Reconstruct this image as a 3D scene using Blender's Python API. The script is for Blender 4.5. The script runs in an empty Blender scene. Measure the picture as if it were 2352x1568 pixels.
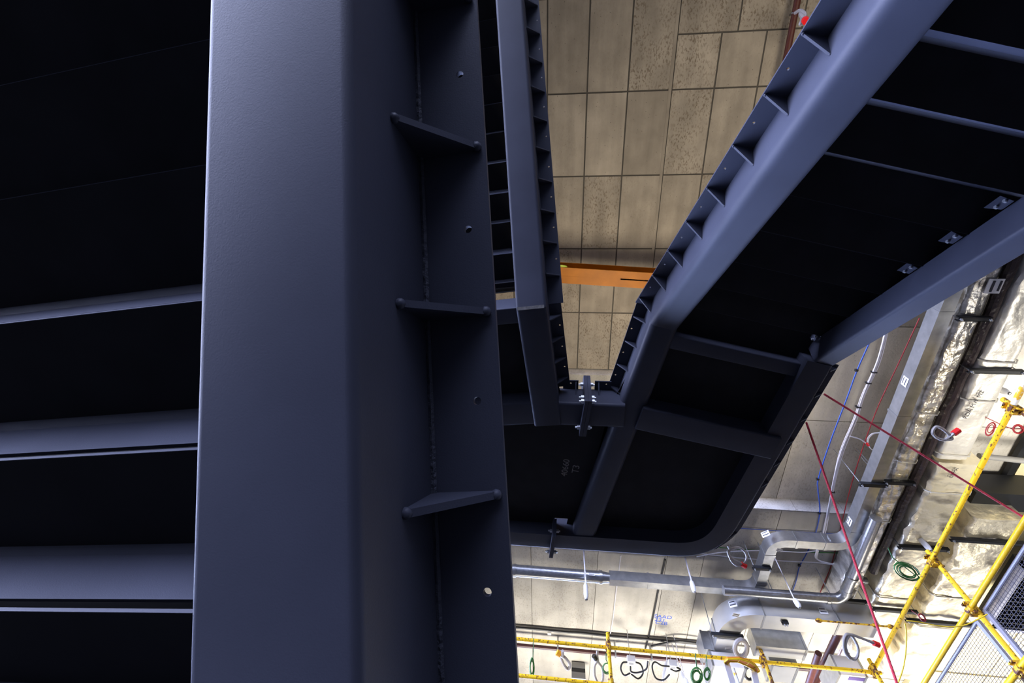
import bpy, bmesh, math, random
from mathutils import Vector, Matrix
random.seed(7)
V = Vector
scn = bpy.context.scene
COL = scn.collection

# ------------------------------------------------------------------ camera
F = 1063.73; CX, CY = 1176.0, 784.0
ROWS = ((0.99352155, 0.02967852, 0.10970012), (-0.02135317, -0.89935266, 0.43670223), (0.11161977, -0.43621553, -0.89289251))
RM = Matrix(ROWS)                       # world -> camera axes
cam = bpy.data.cameras.new('camera'); camo = bpy.data.objects.new('camera', cam); COL.objects.link(camo)
cam.sensor_width = 36; cam.lens = F / 2352 * 36; cam.clip_start = .02; cam.clip_end = 200
camo.matrix_world = RM.transposed().to_4x4()
scn.camera = camo

# surveyed points: a sight line from the camera position met with a real plane of the building
def ray(u, v): return RM.transposed() @ V(((u - CX) / F, -(v - CY) / F, -1))
def PZ(u, v, z): d = ray(u, v); return d * (z / d.z)
def PY(u, v, y): d = ray(u, v); return d * (y / d.y)
def PX(u, v, x): d = ray(u, v); return d * (x / d.x)
def PD(u, v, k): return ray(u, v) * k
def PP(u, v, n, p0): d = ray(u, v); return d * (n.dot(p0) / n.dot(d))
def below(p, u, v):                     # point on the sight line plumb under p
    d = ray(u, v); r = math.hypot(p.x, p.y); return d * (r / math.hypot(d.x, d.y))

# ------------------------------------------------------------------ materials
def mat(name, col, rough=.5, metal=0., spec=.5, noise=0., nscale=8., bump=0., bscale=60., col2=None, thr=None, aniso=None):
    m = bpy.data.materials.new(name); m.use_nodes = True; nt = m.node_tree; b = nt.nodes['Principled BSDF']
    b.inputs['Base Color'].default_value = (*col, 1); b.inputs['Roughness'].default_value = rough
    b.inputs['Metallic'].default_value = metal; b.inputs['Specular IOR Level'].default_value = spec
    tc = nt.nodes.new('ShaderNodeTexCoord')
    if noise or col2:
        n = nt.nodes.new('ShaderNodeTexNoise'); n.inputs['Scale'].default_value = nscale; n.inputs['Detail'].default_value = 6
        mp = nt.nodes.new('ShaderNodeMapping'); nt.links.new(tc.outputs['Object'], mp.inputs['Vector'])
        if aniso: mp.inputs['Scale'].default_value = aniso
        nt.links.new(mp.outputs['Vector'], n.inputs['Vector'])
        r = nt.nodes.new('ShaderNodeValToRGB')
        a, z = (thr if thr else (.3, .7)); r.color_ramp.elements[0].position = a; r.color_ramp.elements[1].position = z
        c2 = col2 if col2 else tuple(c * (1 - noise) for c in col)
        r.color_ramp.elements[0].color = (*c2, 1); r.color_ramp.elements[1].color = (*col, 1)
        nt.links.new(n.outputs['Fac'], r.inputs['Fac']); nt.links.new(r.outputs['Color'], b.inputs['Base Color'])
    if bump:
        n2 = nt.nodes.new('ShaderNodeTexNoise'); n2.inputs['Scale'].default_value = bscale; n2.inputs['Detail'].default_value = 5
        nt.links.new(tc.outputs['Object'], n2.inputs['Vector'])
        bp = nt.nodes.new('ShaderNodeBump'); bp.inputs['Strength'].default_value = bump; bp.inputs['Distance'].default_value = .02
        nt.links.new(n2.outputs['Fac'], bp.inputs['Height']); nt.links.new(bp.outputs['Normal'], b.inputs['Normal'])
    return m

def concrete(name, base, pit=1.0, speck=.55, stain=(.35, .22, .09)):
    m = bpy.data.materials.new(name); m.use_nodes = True; nt = m.node_tree; L = nt.links; b = nt.nodes['Principled BSDF']
    b.inputs['Roughness'].default_value = .9; b.inputs['Specular IOR Level'].default_value = .2
    tc = nt.nodes.new('ShaderNodeTexCoord')
    at = nt.nodes.new('ShaderNodeAttribute'); at.attribute_name = 'panel'
    def noise(s, d, stretch=None):
        n = nt.nodes.new('ShaderNodeTexNoise'); n.inputs['Scale'].default_value = s; n.inputs['Detail'].default_value = d
        mp = nt.nodes.new('ShaderNodeMapping'); L.new(tc.outputs['Object'], mp.inputs['Vector'])
        if stretch: mp.inputs['Scale'].default_value = stretch
        L.new(mp.outputs['Vector'], n.inputs['Vector']); return n.outputs['Fac']
    def ramp(f, p0, c0, p1, c1):
        r = nt.nodes.new('ShaderNodeValToRGB'); e = r.color_ramp.elements
        e[0].position = p0; e[0].color = (*c0, 1); e[1].position = p1; e[1].color = (*c1, 1); L.new(f, r.inputs['Fac']); return r.outputs['Color']
    def mix(mode, f, a, c):
        x = nt.nodes.new('ShaderNodeMix'); x.data_type = 'RGBA'; x.blend_type = mode
        if isinstance(f, float): x.inputs[0].default_value = f
        else: L.new(f, x.inputs[0])
        L.new(a, x.inputs[6]); L.new(c, x.inputs[7]); return x.outputs[2]
    g = lambda v: (v, v, v)
    c = ramp(noise(2.2, 8), .3, tuple(x * .8 for x in base), .7, tuple(min(1, x * 1.1) for x in base))
    c = mix('MULTIPLY', .7, c, ramp(noise(5, 4, (1, .12, 1)), .35, g(.72), .65, g(1)))
    sep = nt.nodes.new('ShaderNodeSeparateColor'); L.new(at.outputs['Color'], sep.inputs['Color'])
    c = mix('MULTIPLY', 1., c, ramp(sep.outputs['Red'], 0, g(.8), 1, g(1.05)))
    # pits and rust speckles where the formwork of that panel was rough
    sp = ramp(noise(46, 5, (1, .5, 1)), .53, g(0), .60, g(1))
    big = ramp(noise(3.0, 4), .30, g(0), .60, g(1))
    ma = nt.nodes.new('ShaderNodeMath'); ma.operation = 'MULTIPLY'; L.new(sp, ma.inputs[0]); L.new(big, ma.inputs[1])
    mb = nt.nodes.new('ShaderNodeMath'); mb.operation = 'MULTIPLY'; L.new(ma.outputs[0], mb.inputs[0]); L.new(sep.outputs['Green'], mb.inputs[1])
    mk = nt.nodes.new('ShaderNodeMath'); mk.operation = 'MULTIPLY'; L.new(mb.outputs[0], mk.inputs[0]); mk.inputs[1].default_value = speck
    rgb = nt.nodes.new('ShaderNodeRGB'); rgb.outputs[0].default_value = (stain[0] * .28, stain[1] * .28, stain[2] * .3, 1)
    c = mix('MIX', mk.outputs[0], c, rgb.outputs[0])
    vo = nt.nodes.new('ShaderNodeTexVoronoi'); vo.inputs['Scale'].default_value = 13; L.new(tc.outputs['Object'], vo.inputs['Vector'])
    dots = ramp(vo.outputs['Distance'], .05, g(.28), .10, g(1))
    c = mix('MULTIPLY', .75 * pit, c, dots)
    L.new(c, b.inputs['Base Color'])
    bp = nt.nodes.new('ShaderNodeBump'); bp.inputs['Strength'].default_value = .25; bp.inputs['Distance'].default_value = .01
    L.new(noise(40, 5), bp.inputs['Height']); L.new(bp.outputs['Normal'], b.inputs['Normal'])
    return m

M = {}
M['steel'] = mat('dark_steel_paint', (.038, .041, .057), .45, 0, .12, noise=.2, nscale=3, bump=.06, bscale=350)
M['deck'] = mat('shaded_deck_steel', (.016, .016, .018), .75, 0, .08, noise=.3, nscale=5)  # darker copy of the steel paint, shade of the undersides put into colour
M['weld'] = mat('weld_grey', (.034, .037, .050), .6, .0, .2, bump=.5, bscale=90)
M['scuff'] = mat('scuffed_steel', (.10, .095, .09), .6, .3, .5, noise=.6, nscale=40)
M['conc'] = concrete('soffit_concrete_upper', (.49, .430, .345))
M['conc2'] = concrete('soffit_concrete_lower', (.56, .53, .47), .8, .22)
M['face'] = concrete('beam_face_concrete_lit', (.78, .76, .73), .8, .3)  # paler than the soffit: light on the beam sides painted into the colour
M['joint'] = mat('joint_dark', (.10, .09, .075), .9)  # dark backing colour of the panel joints
M['orange'] = mat('crane_orange', (.46, .15, .003), .5, 0, .25, noise=.25, nscale=4)
M['yellow'] = mat('scaffold_yellow', (.84, .53, .012), .45, 0, .3, col2=(.20, .075, .018), nscale=42, thr=(.37, .42), aniso=(1, .6, 1))
M['yelclean'] = mat('scaffold_yellow_clean', (.86, .52, .01), .4, 0, .4, noise=.2, nscale=20)
M['rustyel'] = mat('rusted_yellow', (.72, .42, .015), .55, 0, .4, col2=(.12, .04, .012), nscale=26, thr=(.44, .52))
M['whiteyel'] = mat('worn_white_yellow', (.75, .74, .72), .5, 0, .4, col2=(.75, .42, .02), nscale=14, thr=(.40, .45))
M['galv'] = mat('galvanised', (.46, .465, .46), .30, .85, .5, noise=.25, nscale=12, bump=.04, bscale=30)
M['galv_lit'] = mat('galvanised_lit', (.62, .62, .60), .32, .70, .5, noise=.1, nscale=6)  # paler copy of galv, light on the undersides put into the colour
M['spiro'] = mat('spiral_pipe_zinc', (.48, .49, .50), .30, .85, .5, noise=.3, nscale=25, aniso=(1, 3, 1))
M['foil'] = mat('aluminium_foil', (.88, .85, .77), .28, .75, .5, col2=(.38, .35, .30), nscale=3.2, thr=(.36, .56), bump=1.0, bscale=11, aniso=(1, 2.6, 1))  # dark streaks paint crinkle shade and reflections into the colour
M['foil2'] = mat('aluminium_foil_smooth', (.90, .87, .79), .36, .45, .5, noise=.3, nscale=3, bump=.6, bscale=8)
M['foil3'] = mat('cream_foil', (.92, .84, .62), .32, .45, .5, col2=(.34, .30, .23), nscale=2.6, thr=(.34, .50), bump=.8, bscale=9, aniso=(1, 2.2, 1))  # cream tint and streaks put warm reflected light and crease shade into colour
M['strut'] = mat('black_strut', (.015, .016, .018), .5, .3)
M['gap_shade'] = mat('dark_plum_gap_shade', (.030, .020, .022), .3, 0, .5, bump=.8, bscale=14)  # stands in for the shaded side of the foil duct
M['zinc'] = mat('zinc_rod', (.42, .43, .45), .4, .8)
M['red'] = mat('red_plastic', (.75, .008, .01), .35)
M['rope'] = mat('red_rope', (.62, .03, .055), .7, bump=.6, bscale=150, noise=.5, nscale=160)
M['redcab'] = mat('red_cable', (.30, .012, .015), .5)
M['oxide'] = mat('red_oxide_pipe', (.11, .028, .018), .5, 0, .4, noise=.3, nscale=20)
M['oxide2'] = mat('dark_oxide_pipe', (.06, .014, .012), .5)
M['blue'] = mat('blue_cable', (.02, .08, .42), .5)
M['white'] = mat('white_cable', (.80, .78, .82), .45)
M['plas'] = mat('white_plastic', (.84, .84, .85), .45)
M['black'] = mat('black_rubber', (.012, .012, .012), .5)
M['green'] = mat('green_cable', (.03, .17, .03), .5)
M['braid'] = mat('steel_braid', (.45, .42, .40), .42, .6, bump=.4, bscale=200)
M['ladyel'] = mat('ladder_yellow', (.90, .58, .01), .4)
M['ladora'] = mat('ladder_orange', (.70, .22, .01), .5)
M['alu'] = mat('aluminium_section', (.68, .68, .74), .4, .5)
M['wool'] = mat('yellow_insulation_board', (.84, .74, .44), .9, 0, .2, noise=.3, nscale=4, bump=.5, bscale=12)
M['meshm'] = mat('grey_mesh_steel', (.36, .37, .46), .45, .4)
M['wire'] = mat('dark_mesh_wire', (.09, .09, .12), .5, .4)
M['label'] = mat('paper_label', (.85, .85, .86), .6)
M['ink'] = mat('label_ink', (.05, .05, .06), .7)
M['inkblue'] = mat('blue_stencil_paint', (.03, .10, .55), .7)
M['chalk'] = mat('chalk_line', (.16, .15, .14), .9)
M['copper'] = mat('pink_copper_pipe', (.60, .42, .40), .4, .3)
M['pipegrey'] = mat('grey_clad_pipe', (.24, .235, .22), .5)
M['lime'] = mat('lime_cap', (.55, .62, .05), .5)
M['floor'] = mat('floor_screed', (.022, .022, .022), .9, spec=.1, noise=.2, nscale=2)
M['floor2'] = mat('bounce_floor_pale', (.20, .185, .165), .7, 0, .3, noise=.2, nscale=2)  # paler than the main floor so that it bounces light
M['ytape'] = mat('yellow_cord', (.85, .60, .02), .5)
M['orangetag'] = mat('orange_tag', (.85, .38, .01), .5)
M['purple'] = mat('purple_print', (.10, .06, .28), .6)

# ------------------------------------------------------------------ mesh helpers
class MB:
    def __init__(s): s.v = []; s.f = []; s.mi = []; s.cur = 0
    def face(s, idx): s.f.append(tuple(idx)); s.mi.append(s.cur)
    def add(s, vs, fs):
        o = len(s.v); s.v += [V(p) for p in vs]
        for f in fs: s.face([i + o for i in f])
        return s
    def prism(s, poly, d):              # polygon (3-D points) extruded by vector d
        n = len(poly); vs = [V(p) for p in poly] + [V(p) + d for p in poly]
        fs = [tuple(range(n))[::-1], tuple(range(n, 2 * n))] + [(i, (i + 1) % n, n + (i + 1) % n, n + i) for i in range(n)]
        return s.add(vs, fs)
    def box(s, o, a, b, c):             # corner o, edge vectors
        o = V(o); a = V(a); b = V(b); c = V(c)
        return s.prism([o, o + a, o + a + b, o + b], c)
    def bx(s, x0, x1, y0, y1, z0, z1): return s.box((x0, y0, z0), (x1 - x0, 0, 0), (0, y1 - y0, 0), (0, 0, z1 - z0))
    def tube(s, pts, r, seg=10, caps=True, closed=False):
        pts = [V(p) for p in pts]; n = len(pts); rings = []
        up = None
        for i, p in enumerate(pts):
            if closed: d = pts[(i + 1) % n] - pts[i - 1]
            else: d = pts[min(i + 1, n - 1)] - pts[max(i - 1, 0)]
            if d.length < 1e-9: d = V((0, 0, 1))
            d.normalize()
            if up is None: up = d.orthogonal().normalized()
            up = (up - d * up.dot(d));
            if up.length < 1e-6: up = d.orthogonal()
            up.normalize(); w = d.cross(up)
            rr = r[i] if isinstance(r, (list, tuple)) else r
            rings.append([p + (up * math.cos(2 * math.pi * k / seg) + w * math.sin(2 * math.pi * k / seg)) * rr for k in range(seg)])
        o = len(s.v)
        for R in rings: s.v += R
        m = n if closed else n - 1
        for i in range(m):
            j = (i + 1) % n
            for k in range(seg): s.face((o + i * seg + k, o + i * seg + (k + 1) % seg, o + j * seg + (k + 1) % seg, o + j * seg + k))
        if caps and not closed:
            s.face([o + k for k in range(seg)][::-1]); s.face([o + (n - 1) * seg + k for k in range(seg)])
        return s
    def ball(s, c, r, u=8, w=5, sc=(1, 1, 1)):
        c = V(c); vs = []; fs = []
        for i in range(w + 1):
            t = math.pi * i / w
            for k in range(u):
                a = 2 * math.pi * k / u; vs.append(c + V((math.sin(t) * math.cos(a) * sc[0], math.sin(t) * math.sin(a) * sc[1], math.cos(t) * sc[2])) * r)
        for i in range(w):
            for k in range(u): fs.append((i * u + k, (i + 1) * u + k, (i + 1) * u + (k + 1) % u, i * u + (k + 1) % u))
        return s.add(vs, fs)
    def sweep(s, prof, path, t, nxt=None, prv=None):
        # prof: (x,k) outline; path in one vertical plane, k measured square to it, mitred ends towards nxt / prv
        path = [V(p) for p in path]; n = len(path); m = len(prof); o = len(s.v)
        def nor(d):
            d = d.normalized(); q = t.cross(d)
            return q if q.z > 0 else -q
        for i, p in enumerate(path):
            a = path[i - 1] if i else prv; b = path[i + 1] if i < n - 1 else nxt
            ns = []
            if a is not None: ns.append(nor(p - a))
            if b is not None: ns.append(nor(b - p))
            q = sum(ns, V((0, 0, 0))).normalized(); q = q / q.dot(ns[0])
            for x, k in prof: s.v.append(p + t * x + q * k)
        for i in range(n - 1):
            for j in range(m): s.face((o + i * m + j, o + i * m + (j + 1) % m, o + (i + 1) * m + (j + 1) % m, o + (i + 1) * m + j))
        s.face([o + j for j in range(m)][::-1]); s.face([o + (n - 1) * m + j for j in range(m)])
        return s

LOC = {}
def tag(o, label=None, cat=None, group=None, kind=None):
    if label: o['label'] = label
    if cat: o['category'] = cat
    if group: o['group'] = group
    if kind: o['kind'] = kind
    return o
def thing(name, label, cat, loc, group=None):
    o = bpy.data.objects.new(name, None); COL.objects.link(o); o.empty_display_size = .1; o.location = loc; LOC[o.name] = V(loc)
    return tag(o, label, cat, group)
def obj(name, mb, m, parent=None, smooth=35, label=None):
    me = bpy.data.meshes.new(name)
    base = LOC[parent.name] if parent else V((0, 0, 0))
    me.from_pydata([tuple(p - base) for p in mb.v], [], mb.f)
    ms = m if isinstance(m, (list, tuple)) else [m]
    for q in ms: me.materials.append(q if not isinstance(q, str) else M[q])
    if len(ms) > 1:
        for p, i in zip(me.polygons, mb.mi): p.material_index = i
    bm = bmesh.new(); bm.from_mesh(me); bmesh.ops.recalc_face_normals(bm, faces=bm.faces); bm.to_mesh(me); bm.free()
    if smooth:
        for p in me.polygons: p.use_smooth = True
        me.set_sharp_from_angle(angle=math.radians(smooth))
    o = bpy.data.objects.new(name, me); COL.objects.link(o)
    if parent: o.parent = parent; LOC[o.name] = base
    else:                                # origin to the middle of the mesh so the object sits where its shape is
        c = sum((v.co for v in me.vertices), V((0, 0, 0))) / max(1, len(me.vertices))
        me.transform(Matrix.Translation(-c)); o.location = c; LOC[o.name] = c
    if label: o['label'] = label
    return o
def solo(name, mb, m, label, cat, group=None, kind=None, smooth=35): return tag(obj(name, mb, m, None, smooth), label, cat, group, kind)
def struct(name, mb, m): return tag(obj(name, mb, m, None, 0), kind='structure')
def bez(pts, n=8):                       # smooth curve through points (Catmull-Rom)
    pts = [V(p) for p in pts]; out = []
    P = [pts[0] * 2 - pts[1]] + pts + [pts[-1] * 2 - pts[-2]]
    for i in range(1, len(P) - 2):
        for k in range(n):
            t = k / n; a, b, c, d = P[i - 1:i + 3]
            out.append(.5 * ((2 * b) + (c - a) * t + (2 * a - 5 * b + 4 * c - d) * t * t + (3 * b - a - 3 * c + d) * t ** 3))
    out.append(pts[-1]); return out
def text_obj(name, body, size, origin, xdir, ydir, m, parent=None, depth=.001):
    cu = bpy.data.curves.new(name, 'FONT'); cu.body = body; cu.size = size; cu.extrude = depth; cu.align_x = 'CENTER'; cu.align_y = 'CENTER'
    to = bpy.data.objects.new(name, cu); COL.objects.link(to)
    dg = bpy.context.evaluated_depsgraph_get(); me = bpy.data.meshes.new_from_object(to.evaluated_get(dg)); bpy.data.objects.remove(to)
    me.materials.clear(); me.materials.append(M[m])
    x = V(xdir).normalized(); y = V(ydir); y = (y - x * y.dot(x)).normalized(); z = x.cross(y)
    mw = Matrix((x, y, z)).transposed().to_4x4(); mw.translation = V(origin) - (LOC[parent.name] if parent else V((0, 0, 0)))
    me.transform(mw); o = bpy.data.objects.new(name, me); COL.objects.link(o)
    if parent: o.parent = parent; LOC[o.name] = LOC[parent.name]
    else:
        c = sum((v.co for v in me.vertices), V((0, 0, 0))) / len(me.vertices); me.transform(Matrix.Translation(-c)); o.location = c
    return o

# ------------------------------------------------------------------ concrete setting
FLOOR = -1.5; ZU = 8.6; ZR = 5.1; ZS = 4.9; YE = 4.8
def panels(name, m, rects, z, thick=.25, gap=.012, rough=.5, joint='joint'):
    mb = MB(); cols = []
    x0 = min(r[0] for r in rects); x1 = max(r[1] for r in rects); y0 = min(r[2] for r in rects); y1 = max(r[3] for r in rects)
    for (a, b, c, d) in rects:
        rr = random.random(); pit = 1.0 if random.random() < rough else random.random() * .35
        mb.cur = 0; mb.bx(a + gap, b - gap, c + gap, d - gap, z, z + .03); cols += [(rr, pit)] * 8
    mb.cur = 1; mb.bx(x0, x1, y0, y1, z + .012, z + thick); cols += [(.5, 0)] * 8
    o = struct(name, mb, [m, joint])
    at = o.data.attributes.new('panel', 'FLOAT_COLOR', 'POINT')
    for i, (a, b) in enumerate(cols): at.data[i].color = (a, b, 0, 1)
    return o
xs = [-.36 + .645 * k for k in range(-9, 3)] + [1.575 + .04] + [2.265 + .645 * k for k in range(0, 12)]
xs = sorted(xs); ys = [-.31 + 1.28 * k for k in range(-5, 5)]
rects = []
for i in range(len(xs) - 1):
    for j in range(len(ys) - 1):
        if xs[i] > 1.5 and ys[j + 1] <= -.3: continue
        rects.append((xs[i], xs[i + 1], ys[j], ys[j + 1]))
# right-hand block with its own setting-out
xo = [1.615] + [2.49 + .9 * k for k in range(0, 9)]; yo = [-.31 - .74, -.31]
for i, a in enumerate(xs[:-1]):
    if a > 1.5: rects.append((a, xs[i + 1], -1.05, -.31))
for i in range(len(xo) - 1):
    for j in range(4): rects.append((xo[i], xo[i + 1], -1.05 - 1.28 * (j + 1), -1.05 - 1.28 * j))
YU = ys[-1]
panels('ceiling', 'conc', rects, ZU)
mb = MB(); mb.bx(1.565, 1.612, -6.7, YU, ZU - .003, ZU + .01); struct('trim_1', mb, 'conc')
def beam(name, x0, x1, y0, y1, z0, z1):
    mb = MB(); mb.bx(x0, x1, y0, y1, z0, z1); mb.mi = [1 if i == 5 else 0 for i in range(len(mb.f))]
    # the side facing -y takes the paler concrete that paints it lit
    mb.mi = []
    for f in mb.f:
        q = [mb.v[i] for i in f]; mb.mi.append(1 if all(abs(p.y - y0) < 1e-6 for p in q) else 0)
    o = struct(name, mb, ['conc2', 'face'])
    at = o.data.attributes.new('panel', 'FLOAT_COLOR', 'POINT')
    for i in range(8): at.data[i].color = (.6, .9, 0, 1)
    return o
beam('trim_2', -6, 9, YU + .01, 11, ZU - .22, ZU + .2)
rects = []
xl = [-2.43, -1.43, -.43, .57, 1.56, 2.07, 2.92, 3.9, 4.9, 5.9, 6.9, 7.9, 9.2]; yl = [YE + .002, 5.75, 7.75, 9.75, 10.3]
for i in range(len(xl) - 1):
    for j in range(len(yl) - 1): rects.append((xl[i], xl[i + 1], yl[j], yl[j + 1]))
panels('ceiling_lower', 'conc2', rects, ZS, thick=.5, gap=.004, rough=.5)
rects = []
xr = [2.5, 2.92, 3.9, 4.9, 5.9, 6.9, 7.9, 9.2]; yr = [-3.7, -2.42, -1.6, -.35, .93, 2.21, 3.49, YE - .002]
for i in range(len(xr) - 1):
    for j in range(len(yr) - 1): rects.append((xr[i], xr[i + 1], yr[j], yr[j + 1]))
panels('ceiling_right', 'conc2', rects, ZR, thick=.3, gap=.005, rough=.6)
def facepanel(name, x0, x1, y, z0, z1):
    mb = MB(); n = int((x1 - x0) / .55); cols = []
    for i in range(n):
        a = x0 + (x1 - x0) * i / n; b = x0 + (x1 - x0) * (i + 1) / n
        mb.bx(a + .003, b - .003, y - .012, y, z0, z1); cols += [(random.random(), .9)] * 8
    o = struct(name, mb, 'face'); at = o.data.attributes.new('panel', 'FLOAT_COLOR', 'POINT')
    for i, (a, b) in enumerate(cols): at.data[i].color = (a, b, 0, 1)
facepanel('trim_3', 2.5, 9.1, YE, ZS - .0, ZR)
mb = MB(); mb.bx(-2.4, 9, 7.70, 7.74, ZS - .03, ZS); mb.bx(-2.4, 9, 8.08, 8.10, ZS - .015, ZS); mb.bx(-2.4, 9, 8.22, 8.24, ZS - .012, ZS); struct('trim_4', mb, 'conc2')
mb = MB(); mb.bx(-14, 14, -14, 9.5, FLOOR - .2, FLOOR); struct('floor', mb, 'floor')
mb = MB(); mb.bx(-6, 16, 9.5, 20, FLOOR - .2, FLOOR); struct('floor_bounce', mb, 'floor2')  # unseen pale floor piece, added to reflect in the duct undersides

# ------------------------------------------------------------------ steel stair
def axes(az, el, sg):
    a, e = math.radians(az), math.radians(el)
    h = V((math.cos(a), math.sin(a), 0)); s = h * math.cos(e) + V((0, 0, math.sin(e)))
    t = V((h.y, -h.x, 0)) * sg; n = s.cross(t)
    if n.z < 0: n = -n
    return s, h, t, n
def boxprof(x0, x1, hb, r, seg=5):
    p = []
    for i in range(seg + 1):
        a = math.pi + math.pi / 2 * i / seg; p.append((x0 + r + r * math.cos(a), r + r * math.sin(a)))
    for i in range(seg + 1):
        a = 1.5 * math.pi + math.pi / 2 * i / seg; p.append((x1 - r + r * math.cos(a), r + r * math.sin(a)))
    return p + [(x1, hb), (x0, hb)]
def flange(E, s, t, n, x0, x1, k, a0, a1, holes, hx, hr=.0075, th=.012):
    """plate with drilled holes: one ring of faces round each hole"""
    mb = MB(); cuts = [a0] + [(holes[i] + holes[i + 1]) / 2 for i in range(len(holes) - 1)] + [a1]
    for i, c in enumerate(holes):
        lo, hi = cuts[i], cuts[i + 1]; ang = [2 * math.pi * q / 14 for q in range(14)]
        for (xx, aa) in ((x0, lo), (x1, lo), (x1, hi), (x0, hi)): ang.append(math.atan2(aa - c, xx - hx) % (2 * math.pi))
        ang = sorted(set(round(q, 6) for q in ang)); m = len(ang); vs = []
        for kk in (k, k + th):
            for q in ang: vs.append(E + s * (c + hr * math.sin(q)) + t * (hx + hr * math.cos(q)) + n * kk)
            for q in ang:
                dx, da = math.cos(q), math.sin(q); sc = 1e9
                if dx > 1e-9: sc = min(sc, (x1 - hx) / dx)
                if dx < -1e-9: sc = min(sc, (x0 - hx) / dx)
                if da > 1e-9: sc = min(sc, (hi - c) / da)
                if da < -1e-9: sc = min(sc, (lo - c) / da)
                vs.append(E + s * (c + sc * da) + t * (hx + sc * dx) + n * kk)
        fs = []
        for i2 in range(m):
            j = (i2 + 1) % m
            fs += [(i2, j, m + j, m + i2), (2 * m + i2, 3 * m + i2, 3 * m + j, 2 * m + j), (i2, 2 * m + i2, 2 * m + j, j), (m + i2, m + j, 3 * m + j, 3 * m + i2)]
        mb.add(vs, fs)
    return mb
def gusset(E, s, t, n, a, xi, xo, kf, kg, th=.012, blob=0):
    mb = MB(); sg = 1 if xo > xi else -1
    P = lambda x, k, q=0.: E + s * (a - th / 2 + q) + t * x + n * k
    mb.prism([P(xi, kf), P(xi, kg), P(xi + sg * .012, kg), P(xo, kf - .012), P(xo, kf)], s * th)
    if blob:
        mb.ball(P(xo, kf - .006, th / 2), blob, 10, 6); mb.ball(P(xi + sg * .004, kg, th / 2), blob * .95, 10, 6)
    return mb
def tread(parent, P, h, t, x0, x1, going, rise, lip=.004, gapz=.036, rake=0.):
    """pressed tread: flat underside plate, shadow slot and riser back-plate; h points up the flight, P is the plate's outer edge"""
    d = -h                             # horizontally away from the edge, under the step
    a = P + t * x0; w = t * (x1 - x0); q = P + d * (going + lip) + t * x0; up = V((0, 0, 1))
    mb = MB(); mb.box(a, w, d * (going + lip + .012), up * .009)
    mb.box(q + d * .06 + up * (.0095 - rise), w, d * .006, up * (gapz + .12))  # recessed plate in the dark copy keeps the slot black
    o = obj('tread', mb, 'deck', parent, 0)
    mb = MB(); b = q + up * (gapz - rise); tp = q + d * rake
    mb.prism([b, tp, tp + d * .01, b + d * .01], w)
    mb.prism([tp, tp - d * .02, tp - up * .02], w)
    mb.box(a - d * .0025, w, d * .002, up * .009)
    return obj('riser', mb, 'steel', parent, 0)

# ---- lower flight, close overhead on the left
sA, hA, tA, nA = axes(-96.9, 33.3, -1)
P0 = ray(640, 640); P0 = P0 * (.591 / P0.z)
EA = PP(453, 640, nA, P0)
fA = thing('stair_flight', 'big dark steel stair flight close overhead, with wide box stringer and steps at its left', 'staircase', EA)
WA = .248; HBA = .295; KFA = .282
mb = MB(); mb.sweep(boxprof(0, WA, HBA, .016), [EA + sA * a for a in (-2.7, 1.75)], tA); obj('box_stringer', mb, 'steel', fA)
ga = [.307 + .3395 * k for k in range(-8, 5)]
obj('edge_flange', flange(EA, sA, tA, nA, WA - .004, .388, KFA, ga[0] - .1, ga[-1] + .17, [g + .171 for g in ga], .3425, .0078), 'steel', fA, 0)
for g in ga: obj('gusset', gusset(EA, sA, tA, nA, g, WA, .3705, KFA, .147, .013, .0105), 'steel', fA)
mb = MB(); mb.tube([EA + sA * (-2.5 + .02 * i) + tA * (WA + .004) + nA * (KFA - .004 + .0012 * math.sin(i * 2.1)) for i in range(205)], .0062, 6); obj('weld_bead', mb, 'weld', fA)
gA, rA = .343 * math.cos(math.radians(33.3)), .343 * math.sin(math.radians(33.3))
for k in range(-6, 5):
    tread(fA, EA + sA * (.0745 + .3425 * k) + nA * .35, hA, tA, -1.75, -.02, gA, rA, rake=.018)

# ---- upper flight, far overhead between the lower flight and the void
P0 = ray(1200, 300); P0 = P0 * (4.885 / P0.z)
EB = PP(1164, 400, nA, P0)
fB = thing('stair_flight', 'slim dark steel stair flight high above, seen between the near stringer and the concrete', 'staircase', EB)
WB = .281; KFB = .275
bendB = EB + sA * -1.325; nxt = bendB - hA
mb = MB(); mb.sweep(boxprof(0, WB, .29, .03), [bendB, EB + sA * 3.2], tA, prv=nxt); obj('box_stringer', mb, 'steel', fB)
gy = [27, 89, 153, 217, 283, 350, 419, 488, 558, 631]
gb = []
for y in gy:
    q = PP(1207 + y * .0735, y, tA, EB + tA * WB); gb.append((q - EB).dot(sA))
gb = [gb[0] + .345 * k for k in range(6, 0, -1)] + gb
mb = flange(EB, sA, tA, nA, WB - .004, .4245, KFB, -1.243, gb[0] + .2, sorted([g + .17 for g in gb if g + .17 > -1.2]), .39, .009)
obj('edge_flange', mb, 'steel', fB, 0)
for g in gb: obj('gusset', gusset(EB, sA, tA, nA, g, WB, .41, KFB, .15), 'steel', fB)
gB, rB = .339 * math.cos(math.radians(33.3)), .339 * math.sin(math.radians(33.3))
aB = [1.0337, .6949, .3512, .0101, -.314, -.6494, -1.0003]; aB = [aB[0] + .34 * k for k in range(5, 0, -1)] + aB
for i, a in enumerate(aB):
    r_ = rB if i < len(aB) - 1 else .02
    if i == len(aB) - 1:
        mb = MB(); P = EB + sA * a + nA * .4; mb.box(P + tA * -1.55, tA * 1.5, hA * .05, V((0, 0, .012))); obj('tread', mb, 'deck', fB, 0)
    else: tread(fB, EB + sA * a + nA * .4, hA, tA, -1.55, -.02, gB, rB)
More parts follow.
